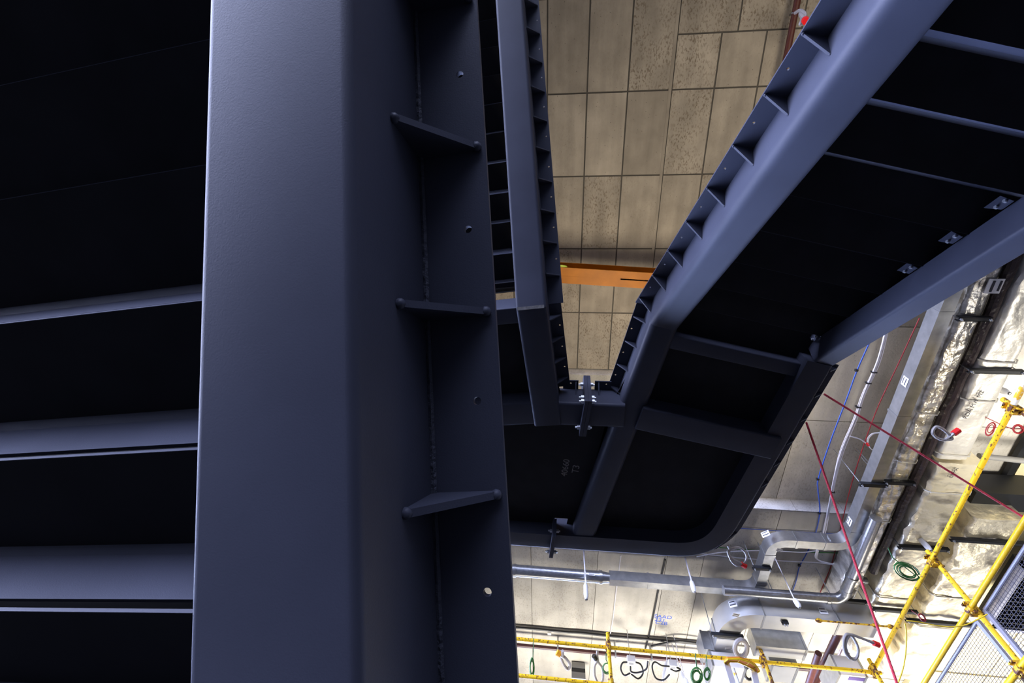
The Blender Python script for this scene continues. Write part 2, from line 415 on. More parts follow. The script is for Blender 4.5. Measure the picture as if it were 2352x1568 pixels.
mb = MB(); mb.box(bendB + tA * .01 + sA * -.01, tA * (WB - .03), sA * .03, nA * -.003); obj('weld_bead', mb, 'scuff', fB)
mb = MB(); mb.sweep(boxprof(-1.85, -1.6, .29, .03), [bendB, EB + sA * 3.2], tA, prv=nxt); obj('box_stringer', mb, 'steel', fB)

# ---- right flight, falling from the landing towards the camera side
sC, hC, tC, nC = axes(102.8, 35.3, 1)
P0 = ray(1520, 760); P0 = P0 * (4.024 / P0.z)
EC = PP(1766, 400, nC, P0)
fC = thing('stair_flight', 'blue-grey steel stair flight slanting across the upper right, between two stringers', 'staircase', EC)
aEnd = 1.785; bendC = EC + sC * aEnd; nxtC = bendC + hC; KFC = .27
mb = MB(); mb.sweep(boxprof(-.05, .2144, .285, .06), [EC + sC * -2.0, bendC], tC, nxt=nxtC); obj('box_stringer', mb, 'steel', fC)
def prof_right(x0, x1, hb, r0, r1, seg=6):
    p = []
    for i in range(seg + 1):
        a = math.pi + math.pi / 2 * i / seg; p.append((x0 + r0 + r0 * math.cos(a), r0 + r0 * math.sin(a)))
    for i in range(seg + 1):
        a = 1.5 * math.pi + math.pi / 2 * i / seg; p.append((x1 - r1 + r1 * math.cos(a), r1 + r1 * math.sin(a)))
    return p + [(x1, hb), (x0, hb)]
mb = MB(); mb.sweep(prof_right(1.478, 1.655, .205, .025, .012), [EC + sC * -2.0, bendC], tC, nxt=nxtC); obj('box_stringer', mb, 'steel', fC)
gc = []
for uv in [(1908, 122), (1812, 262), (1732, 375), (1666, 468), (1614, 544), (1569, 608), (1531, 663), (1497, 711)]:
    q = PP(*uv, tC, EC - tC * .045); gc.append((q - EC).dot(sC))
gc = [gc[0] - .335 * k for k in range(3, 0, -1)] + gc
obj('edge_flange', flange(EC, sC, tC, nC, -.178, -.04, KFC, gc[0] - .17, aEnd + .086, [g + .17 for g in gc if g + .17 < aEnd + .05], -.135, .0085), 'steel', fC, 0)
for g in gc: obj('gusset', gusset(EC, sC, tC, nC, g, -.045, -.168, KFC, .135, .012, .009), 'steel', fC)
gC, rC = .345 * math.cos(math.radians(35.3)), .345 * math.sin(math.radians(35.3))
aC = [-.7511, -.4144, -.077, .2644, .6023, .9665, 1.31, 1.65]; aC = [aC[0] - .34 * k for k in (3, 2, 1)] + aC
for a in aC:                            # here the plate edge faces up the flight, the riser drops behind it
    tread(fC, EC + sC * a + nC * .2, hC, tC, .19, 1.66, gC, rC)
for (u, v) in ((2300, 468), (2187, 548), (2087, 618), (1872, 775)):
    q = PP(u, v, tC, EC + tC * 1.44); mb = MB(); e = sC * .05
    mb.prism([q - e + V((0, 0, .07)), q + e + V((0, 0, .07)), q + e * .7 - V((0, 0, .035)), q - e * .7 - V((0, 0, .035))], tC * .012)
    c = obj('cleat', mb, 'steel', fC)
    for d in (-.022, .03):
        b = MB(); p = q + sC * d - V((0, 0, .005)); b.tube([p - tC * .014, p], .011, 6); obj('bolt', b, 'zinc', c)

# ---- landing
ZL = 3.96; ZT = 4.24
LD = thing('stair_landing', 'black steel stair landing overhead in the middle, rounded at its right corner', 'landing', V((.6, 3.6, ZL)))
def beamh(name, a, b, w, side, r=.03, hb=.28, z=ZL, m='steel', ends=None):
    """horizontal box beam, a->b is one bottom edge, body on the given side"""
    a = V((a[0], a[1], z)); b = V((b[0], b[1], z)); d = (b - a).normalized(); t = V((d.y, -d.x, 0)) * side
    mb = MB(); mb.sweep(boxprof(0, w, hb, r), [a, b], t, **(ends or {})); return obj(name, mb, m, LD)
# tails of the two stringers running into the landing
bB = V(bendB); mb = MB(); eB = bB - hA * 1.31
mb.sweep(boxprof(0, WB, .285, .03), [bB, eB], tA, prv=bB + sA); obj('box_beam', mb, 'steel', LD)
bC = V(bendC); mb = MB(); mb.sweep(boxprof(-.05, .2144, .285, .06), [bC, bC + hC * 2.97], tC, prv=bC - sC); obj('box_beam', mb, 'steel', LD)
# cross members
beamh('cross_beam', (-.20, 2.894), (.62, 2.894), .281, 1, .03)
b0 = PZ(1227, 975, ZL); beamh('cross_beam', (b0.x - tA.x * 1.7, b0.y - tA.y * 1.7), (b0.x + .02, b0.y), .28, 1, .03)
c0 = PZ(1470, 987, ZL); c1 = PZ(1768, 1053, ZL); beamh('cross_beam', (c0.x - .05, c0.y - .01), (c1.x, c1.y), .27, 1, .016, z=ZL - .012)
beamh('cross_beam', (bB.x - tA.x * 1.6, bB.y - tA.y * 1.6 + .0), (bB.x, bB.y), .16, -1, .012, hb=.26, z=ZL + .02)
c2 = bC + tC * .2 + hC * .07; c3 = bC + tC * 1.48 + hC * .07; beamh('cross_beam', (c2.x, c2.y), (c3.x, c3.y), .14, -1, .012, hb=.2, z=ZL + .08)
# outer ring with the rounded corner
pr = bC + tC * 1.655; prj = pr + hC * .0
cen = []
far = 4.735
p1 = PZ(1680, 1235, ZL); dR = hC
k0 = V((prj.x, prj.y, 0)); k3 = V((1.30, far, 0)); kc = V((prj.x + dR.x * ((far - prj.y) / dR.y), far, 0))
ring = [k0, k0 + hC * .7, k0 + hC * 1.4]
q0 = kc - dR * .55; q1 = kc - V((.55, 0, 0))
for i in range(13):
    t = i / 12; ring.append(q0 * (1 - t) ** 2 + kc * 2 * t * (1 - t) + q1 * t * t)
ring += [V((.6, far, 0)), V((-.05, far + .005, 0)), V((-1.9, far + .01, 0))]
def offs(path, d):
    out = []
    for i, p in enumerate(path):
        a = path[max(0, i - 1)]; b = path[min(len(path) - 1, i + 1)]; q = (b - a).normalized(); out.append(p + V((-q.y, q.x, 0)) * d)
    return out
def ringbeam(path, w, z0, z1, r=.03):
    mb = MB(); prof = []
    for i in range(5):
        a = math.pi / 2 * i / 4; prof.append((r - r * math.sin(a), z0 + r - r * math.cos(a)))
    prof = prof[::-1]                   # outer bottom corner rounded
    pts = [(0, z1)] + [(r - r * math.cos(math.pi / 2 * i / 4), z0 + r - r * math.sin(math.pi / 2 * i / 4)) for i in range(5)] + [(w, z0), (w, z1)]
    layers = [offs(path, d) for d, z in pts]; m = len(pts); n = len(path); o = len(mb.v)
    for i in range(n):
        for j in range(m): mb.v.append(V((layers[j][i].x, layers[j][i].y, pts[j][1])))
    for i in range(n - 1):
        for j in range(m): mb.face((o + i * m + j, o + i * m + (j + 1) % m, o + (i + 1) * m + (j + 1) % m, o + (i + 1) * m + j))
    mb.face([o + j for j in range(m)]); mb.face([o + (n - 1) * m + j for j in range(m)][::-1]); return mb
obj('ring_beam', ringbeam(ring, .24, ZL + .02, ZT), 'steel', LD)
# drilled flange and gussets along the outer right edge
fl = [pr + hC * (.02 + .17 * i) for i in range(9)] + [V((p.x, p.y, ZL)) for p in ring[4:10]]
zo = ZL + .135
fl = [V((p.x, p.y, zo)) for p in fl]
fo = offs(fl, -.12); mb = MB()
for i in range(len(fl) - 1): mb.prism([fl[i], fl[i + 1], fo[i + 1], fo[i]], V((0, 0, .012)))
obj('edge_flange', mb, 'steel', LD, 0)
for i in range(8):
    p = pr + hC * (.05 + .29 * i); o = tC
    if i > 5: p = V(ring[5 + (i - 6) * 3])
    mb = MB(); A = V((p.x, p.y, zo)); mb.prism([A, A + o * .11, A + o * .11 + V((0, 0, -.012)), A + V((0, 0, -.11))], hC * .012); obj('gusset', mb, 'steel', LD)
# inner flange round the void, with gussets
def edge_fl(a, b, out, ng, g0=.5, ln=.12, hx=.085):
    a = V(a); b = V(b); out = V(out); d = (b - a).normalized(); L_ = (b - a).length; st = L_ / ng
    holes = [st * (i + g0) + st * .5 for i in range(ng) if st * (i + g0) + st * .5 < L_ - .02] or [L_ * .5]
    obj('edge_flange', flange(a, d, out, V((0, 0, 1)), 0, ln, 0, 0, L_, holes, hx, .009), 'steel', LD, 0)
    for i in range(ng):
        p = a + d * st * (i + g0); mb = MB()
        mb.prism([p, p + out * (ln - .012), p + out * (ln - .012) + V((0, 0, -.01)), p + V((0, 0, -.13))], d * .011); obj('gusset', mb, 'steel', LD)
zf = ZL + KFB
eb = bB + tA * WB + V((0, 0, KFB)); edge_fl(eb - hA * .082, eb - hA * 1.02, tA, 4)
ec = bC - tC * .045 + V((0, 0, KFC)); edge_fl(ec - hC * .086, ec + hC * 1.0, -tC, 4)
edge_fl((.0, 2.63, zf), (.16, 2.63, zf), (0, -1, 0), 1, .8); edge_fl((.33, 2.63, zf), (.50, 2.63, zf), (0, -1, 0), 1, .2)
# deck plates, split along the splice, with the notch left open beside the joint
zd = ZL + .20
def plate(pts, th=.01, z=zd):
    mb = MB(); mb.prism([V((x, y, z)) for x, y in pts], V((0, 0, th))); return obj('deck_plate', mb, 'deck', LD, 0)
n0 = PZ(1274, 1189, zd); n1 = PZ(1300, 1209, zd)
plate([(-2.0, 1.85), (-.2, 1.75), (.0, 2.75), (.15, 2.75), (n0.x, n0.y), (n0.x, n1.y), (-.08, far - .1), (-2.0, far - .1)])
plate([(.15, 2.75), (.6, 2.75), (.3, far - .1), (-.08, far - .1), (n0.x, n1.y), (n1.x, n1.y), (n1.x + .02, n0.y), (n0.x, n0.y)])
e0 = bC + tC * .1 - hC * .3; e1 = bC + tC * 1.6 - hC * .3
plate([(e0.x, e0.y), (e1.x, e1.y), (ring[2].x - .1, ring[2].y), (ring[6].x - .12, ring[6].y - .1), (ring[10].x - .12, ring[10].y - .1), (1.2, far - .1), (.2, far - .1), (.5, 2.75)])
# chalked numbers on the deck
for body, u, v, sz in (('40660', 1299, 1074, .10), ('T3', 1323, 1077, .11)):
    o = PZ(u, v, zd - .002); text_obj('chalk_mark', body, sz, o, V((.12, -1, 0)), V((-1, -.12, 0)), 'chalk', LD)
# bolted splice: two end plates back to back, each plate a part
def splice(cx, y0, y1, z0, z1, wid, bolts, tilt):
    r = thing('splice_plate', bolts[0], 'steel plate', V((cx, y0, z0)), None)
    d = V((tilt, 1, 0)).normalized()
    for k in (-1, 1):
        mb = MB(); a = V((cx + (0.001 if k > 0 else -wid - .001), y0, z0)); mb.box(a, d * (y1 - y0), V((wid, 0, 0)), V((0, 0, z1 - z0)))
        pl = obj('end_plate', mb, 'steel', r, 0)
    for (yy, zz) in bolts[1]:
        mb = MB(); c = V((cx, 0, zz)) + d * (yy - y0) + V((0, y0, 0))
        mb.tube([c - V((wid + .05, 0, 0)), c + V((wid + .05, 0, 0))], .010, 8)
        mb.tube([c - V((wid + .03, 0, 0)), c - V((wid + .001, 0, 0))], .022, 6); mb.tube([c + V((wid + .001, 0, 0)), c + V((wid + .035, 0, 0))], .022, 6)
        obj('bolt', mb, 'zinc', r)
q0 = PZ(1351, 921, 3.86); q1 = PZ(1349, 1003, 3.86)
splice((q0.x + q1.x) / 2, q0.y, q1.y, 3.86, 4.36, .034, ('bolted steel splice plate hanging in the gap at the tip of the void', [(q0.y + .05, 4.25), (q0.y + .05, 4.0), (q0.y + .05, 3.93), (q1.y - .07, 3.92)]), -.1)
q0 = PZ(1273, 1235, 3.88); q1 = PZ(1272, 1282, 3.88)
splice(q0.x, q0.y - .02, q1.y, 3.88, 4.15, .022, ('small bolted splice plate crossing the far edge of the black landing', [(q0.y + .02, 4.0), (q1.y - .05, 3.93)]), -.1)

# ------------------------------------------------------------------ things under the upper soffit
a = PZ(1255, 630, 7.75); b = PZ(1600, 652, 7.75); d = (b - a).normalized(); w = V((-d.y, d.x, 0)); a = a - d * 1.6; L_ = (b - a).length + 1.6
cb = thing('crane_beam', 'orange steel beam spanning the gap under the tall concrete ceiling', 'beam', a)
mb = MB()
mb.box(a - w * .14, d * L_, w * .28, V((0, 0, .02))); obj('bottom_flange', mb, 'orange', cb, 0)
mb = MB(); mb.box(a - w * .012, d * L_, w * .024, V((0, 0, .30))); obj('web', mb, 'orange', cb, 0)
mb = MB(); mb.box(a - w * .14 + V((0, 0, .30)), d * L_, w * .28, V((0, 0, .02))); obj('top_flange', mb, 'orange', cb, 0)
mb = MB(); p = PZ(1293, 613, 7.80); mb.ball(p, .05, 10, 6, (1.6, .7, .7)); mb.bx(p.x - .1, p.x + .0, p.y - .03, p.y + .03, p.z - .02, p.z + .03)
solo('lamp_clamp', mb, 'lime', 'small lime green clamp at the left end of the orange beam', 'clamp')
p0 = PZ(1832, 0, 8.42); x = p0.x
def hose(name, label, pix, depth, cap, r=.016, hanger=None):
    pts = bez([PD(u, v, depth + dz) for u, v, dz in pix], 7); root = thing('sprinkler_hose', label, 'hose', pts[0], 'flexible sprinkler droppers')
    mb = MB(); mb.tube(pts, r, 8); obj('braided_hose', mb, 'braid', root)
    d = (pts[-1] - pts[-3]).normalized(); mb = MB(); mb.tube([pts[-1], pts[-1] + d * .05], r * 1.25, 8); obj('nipple', mb, 'zinc', root)
    mb = MB(); mb.tube([pts[-1] + d * .05, pts[-1] + d * .11], r * 2.0, 10); obj('cap', mb, cap, root)
mb = MB(); mb.tube([V((x, -4, 8.42)), V((x, 4.6, 8.42))], .045, 12)
sp = thing('sprinkler_pipe', 'dark red sprinkler pipe high under the ceiling at the top right of the void', 'pipe', V((x, 0, 8.42)))
obj('pipe', mb, 'oxide', sp)
q = PZ(1824, 30, 8.42); mb = MB()
for y in (q.y, q.y + 2.2): mb.tube([V((x, y, 8.46)), V((x, y, 8.59))], .012, 6); mb.tube([V((x - .05, y, 8.42)), V((x, y, 8.37)), V((x + .05, y, 8.42))], .01, 6)
obj('pipe_clip', mb, 'zinc', sp)
k = 8.0
hose('sprinkler_hose', 'pale flexible hose with red cap beside the high red pipe', [(1826, 30, 0), (1838, 24, -.1), (1850, 34, -.2), (1846, 52, -.25), (1838, 56, -.25), (1842, 44, -.25), (1838, 32, -.2), (1846, 42, -.3)], 8.25 / ray(1826, 30).z, 'red', .022)

# ------------------------------------------------------------------ ducts
def duct_path(pts, w, z0, h, r=.2, seg=7):
    """plan polyline with rounded elbows -> rectangular duct mesh"""
    P = [V((p[0], p[1], 0)) for p in pts]; out = [P[0]]
    for i in range(1, len(P) - 1):
        a = (P[i - 1] - P[i]).normalized(); b = (P[i + 1] - P[i]).normalized(); q0 = P[i] + a * r; q1 = P[i] + b * r
        for k in range(seg + 1):
            t = k / seg; out.append(q0 * (1 - t) ** 2 + P[i] * 2 * t * (1 - t) + q1 * t * t)
    out.append(P[-1]); return out
def rectduct(path, w, z0, h):
    mb = MB(); l = offs(path, w / 2); r = offs(path, -w / 2); n = len(path); o = len(mb.v)
    for i in range(n):
        mb.v += [V((l[i].x, l[i].y, z0)), V((r[i].x, r[i].y, z0)), V((r[i].x, r[i].y, z0 + h)), V((l[i].x, l[i].y, z0 + h))]
    for i in range(n - 1):
        for j in range(4): mb.face((o + i * 4 + j, o + i * 4 + (j + 1) % 4, o + i * 4 + 4 + (j + 1) % 4, o + i * 4 + 4 + j))
    mb.face((o, o + 1, o + 2, o + 3)); mb.face((o + 4 * n - 1, o + 4 * n - 2, o + 4 * n - 3, o + 4 * n - 4)); return mb
def collar(p, d, w, z0, h, e=.012, l=.03):
    d = V(d).normalized(); t = V((-d.y, d.x, 0)); mb = MB()
    mb.box(V((p[0], p[1], z0 - e)) - t * (w / 2 + e) - d * l / 2, t * (w + 2 * e), d * l, V((0, 0, h + 2 * e))); return mb
def sticker(parent, c, ux, uy, w, h, off):
    ux = V(ux).normalized(); uy = V(uy).normalized(); n = V(off); mb = MB(); c = V(c) + n
    mb.box(c - ux * w / 2 - uy * h / 2, ux * w, uy * h, n); o = obj('paper_label', mb, 'label', parent, 0)
    mb = MB(); c2 = c + n * 1.05
    mb.box(c2 - ux * w * .38 + uy * h * .25, ux * w * .7, uy * h * .10, n); mb.box(c2 - ux * w * .38 - uy * h * .22, ux * w * .76, uy * h * .13, n)
    obj('print', mb, 'ink', o, 0)
def mid(u, v, z): p = PZ(u, v, z); return (p.x, p.y)
# small rectangular duct with the S-bend
ZD = 4.5
g1 = thing('rectangular_duct', 'galvanised rectangular duct with an S-bend under the soffit, right of the landing', 'duct', PZ(1750, 1320, ZD))
top = PZ(2128, 830, ZD); xg = top.x
yb = PZ(1860, 1252, ZD).y; xm = PZ(1756, 1318, ZD).x; yc = PZ(1650, 1357, ZD).y
pg = duct_path([(xg, -1.0), (xg, yb), (xm, yb), (xm, yc), (PZ(1400, 1338, ZD).x, yc)], .125, ZD, .14, .2)
obj('duct_run', rectduct(pg, .125, ZD, .15), 'galv', g1)
for (px, py, d) in ((xg, yb - .25, (0, 1)), (xg, 3.0, (0, 1)), (xg - .28, yb, (1, 0)), (xm + .28, yb, (1, 0)), (xm, yb + .24, (0, 1)), (xm, yc - .2, (0, 1)), (xm - .3, yc, (1, 0)), (1.85, yc, (1, 0)), (1.25, yc, (1, 0)), (xg, 1.8, (0, 1))):
    obj('duct_collar', collar((px, py), (d[0], d[1], 0), .125, ZD, .15, .006, .03), 'galv', g1, 0)
for (px, py) in ((xm - .12, yc - .0), (xm + .09, yb + .12)): sticker(g1, (px, py, ZD), (1, .3, 0), (-.3, 1, 0), .07, .05, (0, 0, -.001))
for (px, py, d) in ((xm - .05, yb - .015, (.8, -.6, 0)), (xg - .15, yb - .0, (.6, .8, 0)), (xg - .063, 4.6, (0, 1, 0)), (xg - .063, 2.6, (0, 1, 0))):
    n = V((-abs(d[1]) if d[1] > 0 else -.6, -abs(d[0]), 0)).normalized()
    c = V((px, py, ZD + .075)) + n * (.06 if d[0] else 0); sticker(g1, c, d, (0, 0, 1), .1, .08, n * .003)
# spiral pipe joining it from the left
sx1 = PZ(1400, 1338, ZD).x
r1 = thing('spiral_duct', 'round grey spiral duct running left behind the near stringer below the landing', 'duct', V((0, yc, ZD + .075)))
pts = [V((sx1 + .01, yc, ZD + .075))] + [V((sx1 - .12, yc, ZD + .075))] + [V((-1.9, yc, ZD + .08))]
mb = MB(); mb.tube(pts[1:], .083, 18); obj('pipe', mb, 'spiro', r1)
mb = MB(); mb.tube([pts[0], pts[1]], [.066, .085], 18); obj('reducer', mb, 'galv', r1)
for xx in (sx1 - .12, -.64): mb = MB(); mb.tube([V((xx - .02, yc, ZD + .075)), V((xx + .02, yc, ZD + .075))], .092, 18); obj('duct_collar', mb, 'galv', r1)
sticker(r1, (sx1 - .25, yc - .077, ZD + .055), (1, 0, 0), (0, .3, 1), .09, .06, (0, -.003, -.002))
# second round pipe with an elbow
za = 4.42; pa = PZ(1770, 1362, za); pb = PZ(1905, 1374, za); pc = PZ(1945, 1352, za); pdn = PZ(1992, 1190, za)
r2 = thing('spiral_duct', 'bright round spiral pipe turning at an elbow beside the foil ducts', 'duct', pb)
mb = MB(); mb.tube([V((pa.x - .6, pb.y, za)), V((pb.x, pb.y, za))], .062, 16); obj('pipe', mb, 'spiro', r2)
xe = pc.x; ye = pb.y
mb = MB(); mb.tube(bez([V((pb.x, ye, za)), V((pb.x + (xe - pb.x) * .6, ye - .01, za)), V((xe, ye - .1, za)), V((xe, ye - .2, za))], 5), .066, 16); obj('elbow', mb, 'spiro', r2)
mb = MB(); mb.tube([V((xe, ye - .18, za)), V((xe, pdn.y, za + .01))], .062, 16); obj('pipe', mb, 'spiro', r2)
for seg_ in ([V((xe, ye - .42, za)), V((xe, ye - .45, za))], [V((pb.x - .05, ye, za)), V((pb.x - .01, ye, za))]): mb = MB(); mb.tube(seg_, .071, 16); obj('duct_collar', mb, 'galv', r2)
# large rectangular duct, U-shaped
ZB = 4.22
g2 = thing('rectangular_duct', 'large white-bottomed rectangular duct with a broad bend, above the yellow tubes', 'duct', PZ(1760, 1425, ZB))
yb2 = PZ(1800, 1432, ZB).y; xl2 = PZ(1675, 1452, ZB).x
pg = duct_path([(xl2, 7.15), (xl2, yb2), (4.09, yb2)], .27, ZB, .25, .36, 10)
obj('duct_run', rectduct(pg, .27, ZB, .27), 'galv_lit', g2)
for (px, py, d) in ((xl2 + .38, yb2, (1, 0)), (xl2 + 1.3, yb2, (1, 0)), (xl2, yb2 + .42, (0, 1)), (xl2, yb2 + .75, (0, 1))): obj('duct_collar', collar((px, py), (*d, 0), .27, ZB, .27, .008, .02), 'galv', g2, 0)
sticker(g2, (xl2 + .02, yb2 - .10, ZB), (1, .2, 0), (-.2, 1, 0), .09, .07, (0, 0, -.002)); sticker(g2, (xl2 + .05, yb2 + .62, ZB), (1, 0, 0), (0, 1, 0), .1, .05, (0, 0, -.002))
sticker(g2, (xl2 + .02, yb2 - .125, ZB + .13), (.9, -.5, 0), (0, 0, 1), .1, .09, (-.003, -.005, 0)); sticker(g2, (xl2 + 1.15, yb2 - .136, ZB + .13), (1, 0, 0), (0, 0, 1), .1, .09, (0, -.003, 0))
# lower box duct behind it
def boxthing(name, label, cat, x0, x1, y0, y1, z0, z1, m, m2='galv_lit'):
    mb = MB(); mb.bx(x0, x1, y0, y1, z0, z1); mb.mi = [1 if all(abs(mb.v[i].z - z0) < 1e-6 for i in f) else 0 for f in mb.f]  # underside takes the second material, in galvanised boxes the paler lit copy
    r = thing(name, label, cat, V(((x0 + x1) / 2, (y0 + y1) / 2, z0))); obj('casing', mb, [m, m2], r, 0)
    for x in (x0 + .012, x1 - .012): mb = MB(); mb.bx(x - .014, x + .014, y0 - .006, y1 + .006, z0 - .006, z1 + .006); obj('end_flange', mb, 'galv', r, 0)
    return r
ZB2 = 4.12; a = PZ(1737, 1484, ZB2); b = PZ(1856, 1493, ZB2); c = PZ(1846, 1515, ZB2)
boxthing('rectangular_duct', 'short box duct with blank white underside between the wide duct and yellow rail', 'duct', a.x, b.x, b.y, c.y, ZB2, ZB2 + .26, 'galv')
a = PZ(1622, 1492, 4.2); b = PZ(1646, 1498, 4.2); boxthing('fan_unit', 'small grey fan box left of the large duct end', 'ventilation unit', a.x - .03, xl2 - .14, a.y - .02, a.y + .3, 4.2, 4.46, 'galv')
a = PZ(1640, 1528, 4.0); boxthing('fan_unit', 'white ventilation box below the rail beside the ladder', 'ventilation unit', a.x - .02, a.x + .42, a.y, a.y + .5, 4.0, 4.19, 'plas', 'plas')
a = PZ(1790, 1530, 4.05); boxthing('fan_unit', 'pale ventilation box under the rail to the right of the ladder', 'ventilation unit', a.x - .1, a.x + .25, a.y, a.y + .35, 4.05, 4.25, 'galv')
a = PZ(1935, 1552, 4.0); b = PZ(1975, 1552, 4.0); u = boxthing('fan_unit', 'white cased unit with a purple strip at the bottom edge, under the foil duct', 'ventilation unit', a.x - .05, b.x + .1, a.y - .03, a.y + .5, 4.0, 4.25, 'plas', 'plas')
mb = MB(); p = PZ(1966, 1558, 3.999); mb.bx(p.x - .09, p.x + .12, p.y - .03, p.y + .04, 3.996, 3.999); obj('print', mb, 'purple', u, 0)
# foil wrapped ducts
def foil(name, label, x0, x1, y0, y1, z0, h, amp=.014, bands=(), m='foil', seedv=1):
    rnd = random.Random(seedv); r = thing('foil_duct', label, 'duct', V(((x0 + x1) / 2, (y0 + y1) / 2, z0))); mb = MB()
    ny = int((y1 - y0) / .05); prof = []
    rr = .05
    for i in range(5): a = math.pi / 2 * i / 4; prof.append((x0 + rr - rr * math.cos(a), z0 + rr - rr * math.sin(a)))
    for i in range(1, 5): prof.append((x0 + rr + (x1 - x0 - 2 * rr) * i / 5, z0))
    for i in range(5): a = math.pi / 2 * i / 4; prof.append((x1 - rr + rr * math.sin(a), z0 + rr - rr * math.cos(a)))
    prof = [(x0, z0 + h), (x0, z0 + h * .5)] + prof + [(x1, z0 + h * .5), (x1, z0 + h)]; m_ = len(prof)
    ph = [rnd.random() * 6 for _ in range(m_)]
    for j in range(ny + 1):
        y = y0 + (y1 - y0) * j / ny
        for i, (x, z) in enumerate(prof):
            k = amp * (.6 * math.sin(y * 9 + ph[i]) + .5 * math.sin(y * 23 + ph[i] * 2)) * (.4 + rnd.random())
            sx = -1 if i < m_ // 2 - 2 else (1 if i > m_ // 2 + 2 else 0)
            mb.v.append(V((x + sx * k, y, z + (k * .8 if 1 < i < m_ - 2 else 0))))
    for j in range(ny):
        for i in range(m_): mb.face((j * m_ + i, j * m_ + (i + 1) % m_, (j + 1) * m_ + (i + 1) % m_, (j + 1) * m_ + i))
    mb.face(range(m_)); mb.face([ny * m_ + i for i in range(m_)][::-1])
    obj('wrap', mb, m, r, 50)
    for y in bands:
        mb = MB(); mb.tube([V((x0 - .012, y, z0 + h * .7)), V((x0 - .014, y, z0 + .03)), V((x0 + .03, y, z0 - .016)), V((x1 - .03, y + .01, z0 - .016)), V((x1 + .014, y, z0 + .03)), V((x1 + .012, y, z0 + h * .7))], .008, 6); obj('strap', mb, 'foil2', r)
    return r
zf1 = 4.53; q = zf1 / 4.3
d1 = foil('foil_duct', 'narrow foil-wrapped duct beside the plain galvanised duct, left of the dark gap', 3.745, 3.955, -1.5, 6.3, zf1, .30, .011, (.2, 2.95, 3.6, 4.5), 'foil', 3)
sticker(d1, PZ(2281, 656, zf1 - .006), (0, 1, 0), (1, 0, 0), .14, .13, (0, 0, -.008))
d2 = foil('foil_duct', 'wide foil-wrapped duct right of the dark gap, partly covered by a yellow tube', 4.10, 4.42, -1.5, 3.52, 4.5, .33, .010, (2.3, 2.75, 3.45), 'foil2', 5)
d2b = foil('foil_duct', 'crumpled foil duct section crossing under the near yellow tube, green cable on it', 4.12, 4.58, 3.55, 7.2, 4.46, .36, .016, (3.95, 5.75), 'foil3', 8)
d3 = foil('foil_duct', 'foil-wrapped duct farthest right, behind the mesh barrier', 4.70, 5.26, 4.28, 7.4, 4.42, .40, .02, (6.2, 5.6), 'foil3', 11)
for u, v in ((2026, 1262), (2008, 1302), (1993, 1336)):
    p = PZ(u, v, 4.62); mb = MB(); mb.tube([V((3.95, p.y, 4.64)), V((4.075, p.y, 4.64))], .042, 14); mb.tube([V((4.03, p.y, 4.64)), V((4.045, p.y, 4.64))], .047, 14); obj('spigot', mb, 'spiro', d1)
def mark(parent, body, u, v, z, size): text_obj('print', body, size, PZ(u, v, z), (.12, -1, 0), (-1, -.1, 0), 'ink', parent)
mark(d2, 'RDA MW M2', 2236, 930, 4.478, .06); mark(d2, 'CLIMA', 2191, 1086, 4.44, .05)
for xx, zz, rr_, lb in ((4.04, 4.575, .05, 'dark tube added to shade the gap between the two narrow foil ducts'), (4.02, 4.71, .05, 'second added dark shade tube above the first, deep in the gap between the foil ducts')):
    mb = MB(); mb.tube([V((xx + .004 * math.sin(i * 1.7), -1.4 + .12 * i, zz + .004 * math.sin(i * 2.3))) for i in range(58)], rr_, 10); solo('gap_shade_tube', mb, 'gap_shade', lb, 'pipe')  # added dark tubes, they cover the lit foil side in the gap
# dark cavity and pipe beyond
mb = MB(); a = PZ(2292, 1150, 4.7); mb.bx(4.66, 5.6, 3.45, 3.5, 4.55, 4.62); solo('grey_pipe', MB().tube([V((4.62, 3.55, 4.62)), V((5.45, 3.62, 4.62))], .032, 12), 'pipegrey', 'short grey pipe under the soffit right of the wide foil duct', 'pipe')
pw = PZ(2330, 648, 4.62); solo('stub_pipe', MB().tube([V((3.96, pw.y - .12, 4.66)), V((4.6, pw.y + .02, 4.66))], .06, 16), 'pipegrey', 'grey stub pipe bridging the two foil ducts at the right frame edge', 'pipe')
a = PZ(2252, 1122, 4.66); b = PZ(2335, 1172, 4.66); mb = MB(); mb.bx(a.x - .02, b.x + .25, a.y + .06, b.y + .02, 4.66, 5.0); solo('duct_opening', mb, 'strut', 'black open duct end beside the farthest foil duct', 'duct')
# insulation boards on the far soffit
def wool(label, x0, x1, y0, y1, z, grp):
    mb = MB(); mb.bx(x0, x1, y0, y1, z, z + .08); solo('insulation_board', mb, 'wool', label, 'insulation', grp, smooth=0)
bx_ = [5.62, 6.6, 7.6, 8.6]; by_ = [3.2, 4.4]
wool('yellow insulation board at the far right beside the black rail', 5.5, 7.5, 2.95, 4.75, ZR - .09, None)
for i in range(3):
    for j, yy in enumerate((4.82, 6.3, 7.8)): wool('yellow insulation board on the soffit behind the wire mesh barrier', bx_[i] - .15, bx_[i + 1] - .17, yy, yy + 1.46, ZS - .085, 'insulation boards behind the mesh')
a = PZ(2352, 1020, 5.0); b = PZ(2290, 1130, 5.0); mb = MB(); dd = b - a; mb.box(a - dd * .8, dd * 1.8, V((.07, .03, 0)), V((0, 0, .06))); solo('edge_rail', mb, 'strut', 'black steel angle along the edge of the yellow insulation', 'rail', smooth=0)

